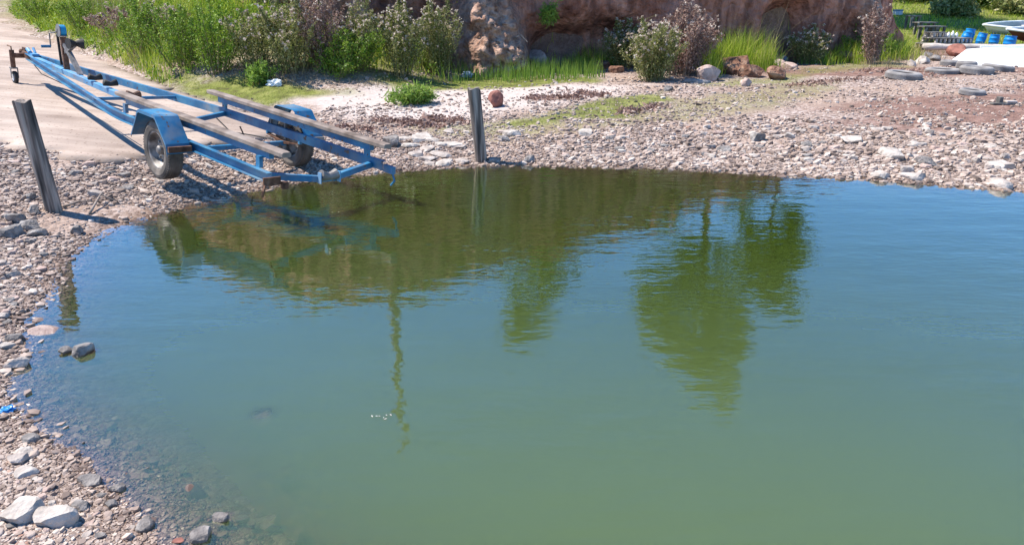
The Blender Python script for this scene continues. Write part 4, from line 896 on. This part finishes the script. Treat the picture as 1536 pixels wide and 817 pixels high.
    mb.lathe([(.186, .066 * so), (.178, .068 * so), (.170, .055 * so), (.160, .015 * so), (.150, -.01 * so), (.115, -.012 * so), (.10, .008 * so), (.07, .014 * so), (.05, .008 * so), (.001, .008 * so)], 40, (0, yc, .29), 'y')
    mb.lathe([(.15, -.01 * so), (.165, -.055 * so), (.178, -.064 * so)], 40, (0, yc, .29), 'y')
    mb.build('rim', M['rim'], w_, smooth=True)
    mb = MB(); mb.lathe([(.045, .0), (.045, .035 * so), (.03, .05 * so), (.001, .052 * so)], 20, (0, yc + .008 * so, .29), 'y')
    mb.build('hub', M['steel'], w_, smooth=False)
    for k in range(5):
        a = 6.283 * k / 5; mb = MB(); mb.lathe([(.012, 0), (.012, .02 * so), (.001, .022 * so)], 6, (math.cos(a) * .078, yc + .012 * so, .29 + math.sin(a) * .078), 'y'); mb.build('wheel_nut', M['steel'], w_)
    for k in range(8):
        a = 6.283 * (k + .5) / 8; mb = MB(); mb.lathe([(.016, 0), (.001, .0015 * so)], 10, (math.cos(a) * .132, yc - .0105 * so + .002 * so, .29 + math.sin(a) * .132), 'y'); mb.build('vent_hole', M['black'], w_)
    # leaf spring
    mb = MB()
    for q, (dz, Lh) in enumerate([(0, .33), (-.012, .24), (-.024, .16)]): mb.bar((Lh, s * .6, .318 + dz + .0), (0, s * .6, .29 + dz), .045, .009); mb.bar((0, s * .6, .29 + dz), (-Lh, s * .6, .318 + dz), .045, .009)
    mb.build('leaf_spring', M['rust'], tr)
    mb = MB(); mb.bar((.33, s * .6, .32), (.33, s * .6, .35), .04, .03, (1, 0, 0)); mb.bar((-.33, s * .6, .32), (-.33, s * .6, .35), .04, .03, (1, 0, 0)); mb.build('spring_hanger', M['blue'], tr)
mb = MB(); mb.box((0, 0, .27), (.05, 1.24, .05)); mb.build('axle', M['blue'], tr, bevel=.004)
mb = MB(); mb.bar((1.3, .588, .385), (1.12, 0, .33), .05, .05); mb.bar((1.12, 0, .33), (1.3, -.588, .385), .05, .05); mb.build('cross_beam', M['blue'], tr)
mb = MB(); mb.bar((-1.60, .588, .37), (-1.72, .06, .315), .05, .055); mb.bar((-1.72, -.06, .315), (-1.60, -.588, .37), .05, .055); mb.bar((-1.72, .06, .315), (-1.72, -.06, .315), .05, .05); mb.build('rear_cross_beam', M['blue'], tr)
mb = MB(); mb.tube([(-1.75, .085, .36), (-1.75, .04, .345), (-1.75, 0, .34), (-1.75, -.04, .345), (-1.75, -.085, .36)], [.05, .042, .034, .042, .05], 14); mb.build('keel_roller', M['steel'], tr)
mb = MB(); mb.box((-1.76, .102, .335), (.05, .01, .1)); mb.box((-1.76, -.102, .335), (.05, .01, .1)); mb.build('roller_bracket', M['bluelight'], tr)
mb = MB(); mb.box((-1.81, .61, .37), (.02, .16, .07)); mb.tube([(-1.8, .66, .36), (-1.86, .72, .30), (-1.86, .73, .26)], .012, 6); mb.box((-1.83, .5, .33), (.05, .05, .06)); mb.build('rear_hook', M['rust'], tr)
mb = MB(); mb.box((-1.86, -.61, .375), (.14, .04, .07)); mb.tube([(-1.9, -.62, .34), (-1.92, -.63, .27), (-1.88, -.62, .22)], .010, 6); mb.build('rear_hook', M['blue'], tr)
mb = MB(); mb.bar((6.4, 0, .44), (2.45, .06, .385), .075, .075); mb.build('tongue', M['bluelight'], tr, bevel=.005)
mb = MB(); mb.tube([(2.36, -.02, .47), (2.36, .06, .455), (2.36, .14, .47)], [.045, .03, .045], 12); mb.box((2.36, .06, .42), (.08, .12, .05)); mb.build('keel_roller', M['rust'], tr)
mb = MB(); mb.bar((2.42, .5, .41), (2.42, -.5, .41), .04, .035); mb.build('front_cross_beam', M['blue'], tr)
for x, y in ((3.7, .02), (3.15, .03)):
    mb = MB(); mb.tube([(x, y - .08, .50), (x, y, .48), (x, y + .08, .50)], [.045, .03, .045], 12); mb.build('keel_roller', M['black'], tr, smooth=True)
# winch post
mb = MB(); mb.bar((4.82, .0, .44), (4.86, 0, .90), .05, .07, (0, 1, 0)); mb.build('winch_post', M['rust'], tr)
mb = MB(); mb.bar((4.28, 0, .44), (4.80, 0, .80), .05, .06, (0, 1, 0)); mb.build('winch_post_brace', M['steel'], tr)
mb = MB(); mb.bar((4.93, .03, .50), (4.98, .03, .92), .02, .03, (0, 1, 0)); mb.build('winch_stay', M['black'], tr)
mb = MB(); mb.bar((4.78, 0, .70), (4.42, 0, .84), .05, .05, (0, 1, 0)); mb.build('bow_roller_arm', M['steel'], tr)
mb = MB(); mb.tube([(4.36, -.10, .86), (4.37, -.05, .86), (4.38, 0, .86), (4.37, .05, .86), (4.36, .10, .86)], [.075, .055, .03, .055, .075], 16); mb.build('bow_roller', M['black'], tr)
mb = MB(); mb.box((4.88, 0, .915), (.16, .09, .012)); mb.box((4.88, .045, .955), (.12, .006, .09)); mb.box((4.88, -.045, .955), (.12, .006, .09)); wi = mb.build('winch', M['steel'], tr)
mb = MB(); mb.lathe([(.03, -.04), (.075, -.04), (.08, -.03), (.08, .03), (.075, .04), (.03, .04)], 24, (4.88, 0, .985), 'y'); mb.build('strap_reel', M['strap'], wi)
mb = MB(); mb.lathe([(.02, .042), (.09, .042), (.09, .05), (.02, .05)], 24, (4.88, 0, .985), 'y'); mb.build('gear', M['steel'], wi)
mb = MB(); mb.tube([(4.93, .05, .96), (5.02, .12, .93), (5.02, .12, .75)], .010, 6); ch_ = mb.build('crank_handle', M['steel'], wi)
mb = MB(); mb.tube([(5.02, .12, .75), (5.03, .24, .745)], .02, 8); mb.build('grip', M['blue'], ch_)
# nose
mb = MB(); mb.box((6.42, 0, .455), (.30, .10, .09)); mb.tube([(6.55, 0, .47), (6.75, 0, .47)], .035, 10); mb.lathe([(.001, .05), (.04, .045), (.055, .02), (.055, -.03), (.045, -.045)], 14, (6.78, 0, .475)); mb.box((6.70, 0, .53), (.14, .02, .05)); mb.build('coupling', M['rust'], tr, bevel=.003)
mb = MB(); mb.box((6.25, 0, .50), (.22, .10, .03)); mb.tube([(6.3, .03, .52), (6.42, .03, .56)], .03, 8); mb.tube([(6.3, -.04, .51), (6.38, -.04, .58)], .02, 8); mb.build('hitch_bracket', M['bluelight'], tr)
mb = MB(); mb.tube([(6.62, .2, .25), (6.62, .2, .52)], .035, 12); mb.tube([(6.62, .2, .52), (6.62, .2, .57), (6.72, .22, .58)], .01, 6); mb.box((6.60, .12, .44), (.07, .16, .07)); jk = mb.build('jack_post', M['rust'], tr)
mb = MB(); mb.box((6.62, .2, .245), (.09, .10, .02)); mb.box((6.60, .152, .17), (.05, .006, .16)); mb.box((6.60, .248, .17), (.05, .006, .16)); mb.build('jack_fork', M['steel'], jk)
mb = MB(); mb.lathe([(.001, -.028), (.06, -.028), (.095, -.024), (.10, 0), (.095, .024), (.06, .028), (.001, .028)], 24, (6.60, .2, .10), 'y'); jw = mb.build('jack_wheel', M['black'], jk)
mb = MB(); mb.lathe([(.001, .0), (.045, .0), (.05, -.006)], 20, (6.60, .2, .10 ), 'y'); mb.lathe([(.055, .0295), (.001, .031)], 20, (6.60, .2, .10), 'y'); mb.build('wheel_disc', M['bwhite'], jw)
mb = MB(); mb.tube([(6.3, .05, .42), (5.5, .14, .30), (4.6, .2, .31), (3.2, .33, .34), (1.7, .5, .36)], .007, 5); mb.build('cable', M['black'], tr)
mb = MB(); mb.tube([(1.15, -.4, .36), (.9, -.44, .24), (.5, -.5, .27), (.1, -.52, .3)], .008, 5); mb.tube([(.6, -.4, .36), (.55, -.45, .2), (.35, -.5, .16)], .008, 5); mb.build('brake_line', M['black'], tr)

# ------------------------------------------------------------------ far right
def tyre_flat(label, px, py, wpx, hgt=.19, group=None, z=0, tilt=(0, 0)):
    p = P(px, py); d = proj(*p)[2]; ro = wpx / F * d / 2; p.y += ro * .9; ri = ro * .6; h = hgt * .39; mb = MB()
    mb.lathe([(ri, -h * .7), (ri + .02, -h), (ro * .88, -h), (ro * .97, -h * .7), (ro, -h * .3), (ro, h * .3), (ro * .97, h * .7), (ro * .88, h), (ri + .02, h), (ri, h * .7), (ri + .03, h * .6), (ro * .9, h * .5), (ro * .9, -h * .5), (ri + .03, -h * .6)], 40, closed=True)
    for k in range(-2, 3): mb.lathe([(ro + .001, k * h * .22 - .006), (ro + .006, k * h * .22 - .004), (ro + .006, k * h * .22 + .004), (ro + .001, k * h * .22 + .006)], 40)
    o = mb.build('old_tyre', M['oldtyre'], None); o.location = (p.x, p.y, p.z + h - .02 + z); o.rotation_euler = (tilt[0], tilt[1], 0); tag(o, label, 'tyre', group); return o
gt = 'old tyres lying on the beach at the right'
tyre_flat('grey tyre lying flat, leftmost of the big ones', 1366, 121, 52, .2, gt, tilt=(.05, .06))
tyre_flat('grey tyre half buried, second from the left', 1426, 112, 50, .15, gt)
tyre_flat('big grey tyre in front of the white upturned hull, middle front', 1476, 113, 47, .22, gt, tilt=(.03, .04))
tyre_flat('grey tyre leaning behind the middle front one to its right', 1508, 109, 44, .2, gt, tilt=(0, .12))
tyre_flat('small dark tyre at the back behind the half buried one', 1430, 100, 26, .18, gt)
tyre_flat('grey tyre tucked against the left end of the white hull', 1456, 104, 28, .22, gt)
tyre_flat('small pale grey tyre lying alone in front of the others', 1467, 144, 36, .14, gt, tilt=(.05, .05))
# white upturned hull
def upturned():
    a = P(1438, 96); zt = .66; L = 3.4; s = MB(); W = 1.35
    secs = [(0, .30, .02, .55), (.35, .55, .28, .8), (1.2, .66, .34, .95), (2.4, .68, .34, .98), (L, .62, .32, .9)]; V = []
    for x, hw_, hh, fl in secs:
        hb = hw_ * .66
        for y, z in ((-hw_, 0), (-hw_ * .96, .03), (-hb, hh), (-.05, hh + .035), (.05, hh + .035), (hb, hh), (hw_ * .96, .03), (hw_, 0)): V.append((x, y, z))
    Fs = []
    for i in range(len(secs) - 1):
        for k in range(7): Fs.append((i * 8 + k, i * 8 + k + 1, i * 8 + 9 + k, i * 8 + 8 + k))
    Fs += [tuple(range(8)), tuple(32 + k for k in range(8))]; s.add(V, Fs)
    root = empty('upturned_boat', (a.x, a.y + .25, a.z - .02)); root.rotation_euler = (R(6), 0, R(-12)); tag(root, 'white boat hull lying upside down behind the tyres', 'boat')
    o = s.build('hull', M['bwhite'], root)
    m2 = MB(); m2.box((1.9, 0, .40), (2.8, .03, .05)); m2.build('keel', M['bwhite'], root)
    m2 = MB(); m2.bar((.35, -.57, .03), (3.4, -.70, .03), .03, .03); m2.bar((.35, .57, .03), (3.4, .70, .03), .03, .03); m2.build('gunwale', M['bwhite'], root)
upturned()
# bleached log
a = G(1384, 73, .62); b = G(1600, 75, .62); mb = MB(); pts = [a.lerp(b, i / 12) + Vector((0, 0, .09 + .012 * math.sin(i * 1.7))) for i in range(13)]; mb.tube([p - a for p in pts], [.085 + .01 * math.sin(i * 2.3) for i in range(13)], 14)
lg = mb.build('bleached_log', M['log'], None, smooth=True); lg.location = (a.x, a.y, max(Hs(a.x, a.y), .5) + .07); tag(lg, 'long bleached log lying across behind the upturned hull', 'log')
def at_far(px, py, D):
    r = ray(px, py); t = D / r.y; return r.x * t, CH + r.z * t
# barrels
def barrel(label, px, py, D, hgt=.34, wd=.29, tilt=(0, 0)):
    x, z = at_far(px, py, D); z = Hs(x, D); r_ = wd / 2; root = empty('blue_barrel', (x, D, z + .02)); root.rotation_euler = (tilt[0], tilt[1], 0); tag(root, label, 'barrel', 'blue plastic barrels on the grass')
    mb = MB(); mb.lathe([(.001, 0), (r_ * .86, 0), (r_ * .93, .02), (r_ * .98, hgt * .3), (r_ * 1.03, hgt * .32), (r_ * 1.03, hgt * .36), (r_, hgt * .38), (r_, hgt * .64), (r_ * 1.03, hgt * .66), (r_ * 1.03, hgt * .7), (r_ * .98, hgt * .73), (r_ * .92, hgt * .93)], 24); mb.build('barrel_body', M['barrel'], root, smooth=True)
    mb = MB(); mb.lathe([(r_ * .92, hgt * .93), (r_ * .98, hgt * .94), (r_ * .98, hgt), (r_ * .88, hgt), (r_ * .88, hgt * .96), (.001, hgt * .96)], 24); mb.build('barrel_lid', M['barrel'], root)
barrel('bright blue barrel leaning left, at the right end of the pallets', 1446, 58, 23.5, .40, .28, (0, .25))
barrel('darker blue barrel standing behind the leaning one beside the pallets', 1452, 56, 24.0, .46, .28, (0, .1))
barrel('blue barrel leaning right, alone between the pallets and the boats', 1470, 58, 23.8, .38, .26, (0, .2))
barrel('blue barrel standing under the grey boat bow', 1491, 60, 23.6, .34, .27, (0, .03))
barrel('blue barrel nearest the dark red boat, rightmost of the row', 1514, 63, 22.9, .34, .32, (0, .06))
# boats
def open_boat(label, bow, D, z, L, W, Hh, rot, hullm, stripe):
    root = empty('open_boat', (bow, D, z)); root.rotation_euler = (R(11), 0, rot); tag(root, label, 'boat', None); n = 14; outer = []; V = []; rim_ = []
    for i in range(n + 1):
        f = i / n; wv = W / 2 * (1 - (1 - min(f / .55, 1)) ** 2.0) * (1 - .12 * max(0, f - .55)) + .02; x = f * L; top = Hh * (1 + .18 * (1 - f) ** 2); keel = Hh * .5 * (1 - min(f / .25, 1)) ** 2
        rim_.append((x, wv, top))
        for y, zz in ((-wv, top), (-wv * .92, top * .55 + keel * .4), (-wv * .55, keel + .03), (0, keel), (wv * .55, keel + .03), (wv * .92, top * .55 + keel * .4), (wv, top)): V.append((x + max(0, top - zz) * 1.1 * (1 - f) ** 3, y, zz))
    Fs = []
    for i in range(n):
        for k in range(6): Fs.append((i * 7 + k, i * 7 + k + 1, i * 7 + 8 + k, i * 7 + 7 + k))
    Fs += [tuple(range(7)), tuple(n * 7 + k for k in range(7))]
    mb = MB(); mb.add(V, Fs); h = mb.build('hull', hullm, root, smooth=False)
    mb = MB(); V2 = [(x + (.03 if x == 0 else 0), y * .93, zz + (.03 if zz < Hh * .5 else -.002)) for x, y, zz in V]; mb.add(V2, Fs[:-2] + [Fs[-1]]); mb.build('inner_shell', M['bgrey'], root)
    mb = MB()
    for s in (-1, 1): mb.tube([(x, s * wv, top + .005) for x, wv, top in rim_], .035, 8)
    mb.build('gunwale', M['bwhite'], root)
    mb = MB(); mb.box((L * .45, 0, Hh * .75), (.25, W * .8, .03)); mb.build('thwart', M['bwhite'], root); mb = MB(); mb.box((L * .75, 0, Hh * .75), (.25, W * .8, .03)); mb.build('thwart', M['bwhite'], root)
    return root
xa, za = at_far(1473, 36, 26.5); open_boat('grey white open boat with its bow to the left, behind the dark red one', xa, 26.5, za - .42, 4.2, 1.3, .34, R(4), M['bwhite'], None)
xa, za = at_far(1508, 43, 24.0); open_boat('white rimmed open boat with dark red hull at the right edge', xa, 24.0, za - .50, 4.5, 1.4, .42, R(-6), M['bred'], None)
for (x, y, h_, g) in ((9.0 + 8.5, 26.6, .5, 0), (19, 26.6, .5, 0)): pass
def trestle(label, px, D, dx, z_top):
    x, _ = at_far(px, 45, D); x += dx; z = Hs(x, D); mb = MB()
    for s in (-1, 1): mb.bar((0, s * .45, 0), (0, s * .3, z_top - z), .06, .06, (1, 0, 0))
    mb.bar((0, -.45, z_top - z), (0, .45, z_top - z), .07, .06); o = mb.build('boat_trestle', M['darkwood'], None); o.location = (x, D, z - .02); tag(o, label, 'trestle')
xa, za = at_far(1473, 36, 26.5); trestle('dark wooden trestle under the grey white boat', 1473, 26.5, 1.2, za - .40)
xa, za = at_far(1508, 43, 24.0); trestle('dark wooden trestle under the dark red boat', 1508, 24.0, 1.3, za - .50)
# tables and pallets
def table(label, px, py, D, wd, hgt, dp=.5):
    x, zt_ = at_far(px, py, D); zg = Hs(x, D); hgt = max(hgt, zt_ - zg); root = empty('wooden_table', (x, D, zg)); tag(root, label, 'table', 'dark wooden tables stepping up the slope')
    mb = MB()
    for k in range(4): mb.box((0, -dp / 2 + dp * (k + .5) / 4, hgt), (wd, dp / 4 - .015, .035))
    mb.build('table_top', M['darkwood'], root)
    for sx in (-1, 1):
        for sy in (-1, 1): mb = MB(); mb.box((sx * wd * .34, sy * dp * .36, hgt / 2 - .01), (.07, .07, hgt - .02)); mb.build('leg', M['darkwood'], root)
table('small dark wooden table, highest on the slope', 1370, 24, 27.5, .36, .3)
table('dark wooden table, second from the top of the slope', 1388, 34, 26, .62, .28)
table('dark wooden table below the second one, in front', 1393, 40, 25, .50, .22)
table('dark wooden table lowest on the right of the tables', 1407, 40, 25.2, .34, .24)
def pallet(label, px, py, D, wd, dp, z0=0, n=9):
    x, _ = at_far(px, py, D); zg = Hs(x, D) + z0; root = empty('wooden_pallet', (x, D, zg)); tag(root, label, 'pallet', None)
    mb = MB()
    for k in range(5): mb.box((0, -dp / 2 + dp * (k + .5) / 5, .13), (wd, dp / 5 - .03, .02))
    mb.build('deck_boards', M['darkwood'], root)
    for k in range(n):
        for yy in (-dp / 2 + .05, dp / 2 - .05): mb = MB(); mb.box((-wd / 2 + wd * (k + .5) / n, yy, .065), (wd / n * .42, .09, .10)); mb.build('block', M['log'], root)
    mb = MB(); mb.box((0, -dp / 2 + .05, .005), (wd, .1, .02)); mb.box((0, dp / 2 - .05, .005), (wd, .1, .02)); mb.build('bottom_boards', M['darkwood'], root)
    return root
pallet('long grey pallet, lower one of the two stacked behind the log', 1412, 62, 22.6, 1.15, .8)
pallet('long grey pallet, upper one of the two stacked behind the log', 1420, 58, 22.8, 1.1, .8, .155, 9)
pallet('small pallet standing at the right end of the long stack', 1448, 63, 22.4, .42, .5, 0, 3)
pallet('short pallet on top of the left end of the stack', 1404, 50, 23.0, .5, .5, .31, 3)
for i, (px, s) in enumerate(((1419, 1), (1425, 1.2), (1431, .9))):
    x, z = at_far(px, 50, 22.9); mb = MB(); mb.lathe([(.001, 0), (.045, 0), (.045, .10 * s), (.018, .13 * s), (.018, .15 * s), (.001, .15 * s)], 12); o = mb.build('bottle', M['bwhite'], None, smooth=True); o.location = (x, 22.75, Hs(x, 22.8) + .297); tag(o, 'small white bottle on the pallet stack, ' + ['left', 'middle', 'right'][i] + ' of three', 'bottle', 'white bottles on the pallet stack')
# blue crate in the hillside grass
x, z = at_far(1348, 10, 31); z = Hs(x, 31); root = empty('blue_crate', (x, 31, z)); tag(root, 'blue plastic crate lying in the grass at the top of the slope', 'crate')
mb = MB(); mb.box((0, 0, .09), (.28, .24, .16)); mb.build('crate_body', M['bluefilm'], root); mb = MB(); mb.box((0, 0, .19), (.30, .26, .05)); mb.build('crate_rim', M['blue'], root)
# drift pieces
p = P(1505, 157); root = empty('driftwood', p); tag(root, 'dark driftwood piece with a pale slab lying on the far right gravel', 'driftwood'); mb = MB(); mb.box((-.06, .02, .05), (.06, .10, .13)); mb.box((.02, 0, .012), (.42, .1, .03)); mb.build('dark_piece', M['darkwood'], root, bevel=.006); mb = MB(); mb.box((.10, 0, .045), (.16, .1, .03)); mb.build('pale_piece', M['log'], root, bevel=.006)
p = P(1046, 126); mb = MB(); mb.tube([Vector((-.24 + .08 * i, .05 * math.sin(i), .04 - .004 * i * i * .2)) for i in range(7)], [.03, .045, .05, .052, .052, .05, .045], 12); o = mb.build('old_pipe', M['oldtyre'], None, smooth=True); o.location = p + Vector((0, .05, 0)); tag(o, 'pale grey curved piece of pipe below the dead bush', 'pipe')

# crumpled bags
def bag(name, label, px, py, wpx, hgt, m, seed):
    p = P(px, py); d = proj(*p)[2]; r_ = wpx / F * d / 2; V, Fc = ICO[4]; V = V.copy(); W = []
    for v in V:
        v = Vector(v); k = 1 + .45 * mn.fractal(v * 1.6 + Vector((seed, 0, 0)), 1, 2, 3) - .3 * abs(mn.noise(v * 3.5 + Vector((0, seed, 0)))); W.append((v.x * k * r_, v.y * k * r_ * .8, (v.z * k * .5 + .35) * hgt))
    o = np_mesh(name, np.array(W), Fc, M[m], smooth=False); o.location = p + Vector((0, r_ * .5, 0)); tag(o, label, 'bag' if name == 'plastic_bag' else 'litter')
bag('plastic_bag', 'crumpled white plastic bag in the grass below the bushes', 409, 130, 26, .13, 'plastic', 3)
bag('plastic_bag', 'pale blue plastic bag in the grass left of the buttress', 701, 117, 18, .14, 'bluefilm', 8)
bag('plastic_scrap', 'bright blue scrap of plastic at the left edge of the water', 8, 624, 24, .03, 'brightfilm', 12)
bag('plastic_scrap', 'small bluish bag in the dark recess of the cliff foot', 1176, 92, 12, .14, 'bluefilm', 15)

# sticks
def stick(label, pts, r_, name='stick', m='deadwood'):
    Pn = [P(a, b) + Vector((0, 0, dz)) for a, b, dz in pts]; o0 = Pn[0]; mb = MB(); mb.tube([q - o0 for q in Pn], [r_ * (1 - .5 * i / (len(Pn) - 1)) for i in range(len(Pn))], 7); o = mb.build(name, M[m], None, smooth=True); o.location = o0; tag(o, label, 'stick'); return o
stick('bent dry branch lying on the sand right of the left post', [(135, 322, .01), (145, 313, .05), (154, 306, .09), (165, 307, .06), (178, 308, .03)], .012)
stick('long thin dry stick lying behind the left post', [(95, 314, .02), (120, 308, .03), (150, 305, .02)], .010)
stick('short thin twig on the sand above the dark square stone', [(116, 344, .01), (132, 337, .02)], .006)
stick('thin straw on the sand under the left post shadow', [(2, 376, .01), (22, 383, .02)], .006)
o0 = Vector((-.02, 16.15, .95)); mb = MB(); mb.tube([(0, 0, 0), (.10, -.12, .16), (.2, -.16, .2), (.34, -.2, .06)], [.02, .018, .014, .01], 7); o = mb.build('root_stick', M['deadwood'], None); o.location = o0; tag(o, 'bare pale root sticking out of the cliff beside the buttress', 'stick')
# dark wrack (dried water weed) lines on the pale sand: uncountable
def wrack():
    C = []
    for (x0, y0, x1, y1, n) in ((600, 184, 660, 190, 500), (640, 178, 700, 184, 300), (790, 150, 870, 146, 500), (860, 140, 905, 144, 250), (930, 170, 990, 160, 300), (1180, 130, 1290, 118, 300), (560, 180, 600, 186, 200), (500, 190, 560, 196, 160), (430, 190, 470, 196, 150), (1300, 108, 1400, 108, 200)):
        for _ in range(n // 3):
            t = random.random(); p = P(x0 + (x1 - x0) * t + random.gauss(0, 6), y0 + (y1 - y0) * t + random.gauss(0, 2.0))
            for _ in range(3): C.append(p + Vector((random.gauss(0, .05), random.gauss(0, .05), abs(random.gauss(0.01, .012)))))
    V, Fc = leaves(np.array(C), .09, .35, 0); V[:, 2] = V[:, 2]; tag(np_mesh('dried_weed', V, Fc, M['leaf_brown']), 'dark dried water weed scattered in lines on the pale sand', 'weed', kind='stuff')
wrack()
def specks():
    C = [G(random.gauss(*a), random.gauss(*b), .003) for a, b in [((575, 10), (622, 4))] * 7 + [((480, 60), (325, 14))] * 8]
    C = [c for c in C if poly_sd(LAKE, np.array([c.x]), np.array([c.y]))[0] > .05]; n = len(C); C = np.array(C); sz = rng.uniform(.004, .011, n); a = rng.random(n) * 6.28
    V = np.stack([C + np.stack([np.cos(a + k * 1.5708) * sz * (1 if k % 2 else .4), np.sin(a + k * 1.5708) * sz * (1 if k % 2 else .4), np.zeros(n)], 1) for k in range(4)], 1).reshape(-1, 3)
    tag(np_mesh('floating_debris', V, np.arange(n * 4).reshape(-1, 4), M['flower']), 'tiny pale bits of leaf and foam floating on the water', 'debris', kind='stuff')
specks()
bpy.context.view_layer.update()
print('objects', len(bpy.data.objects))
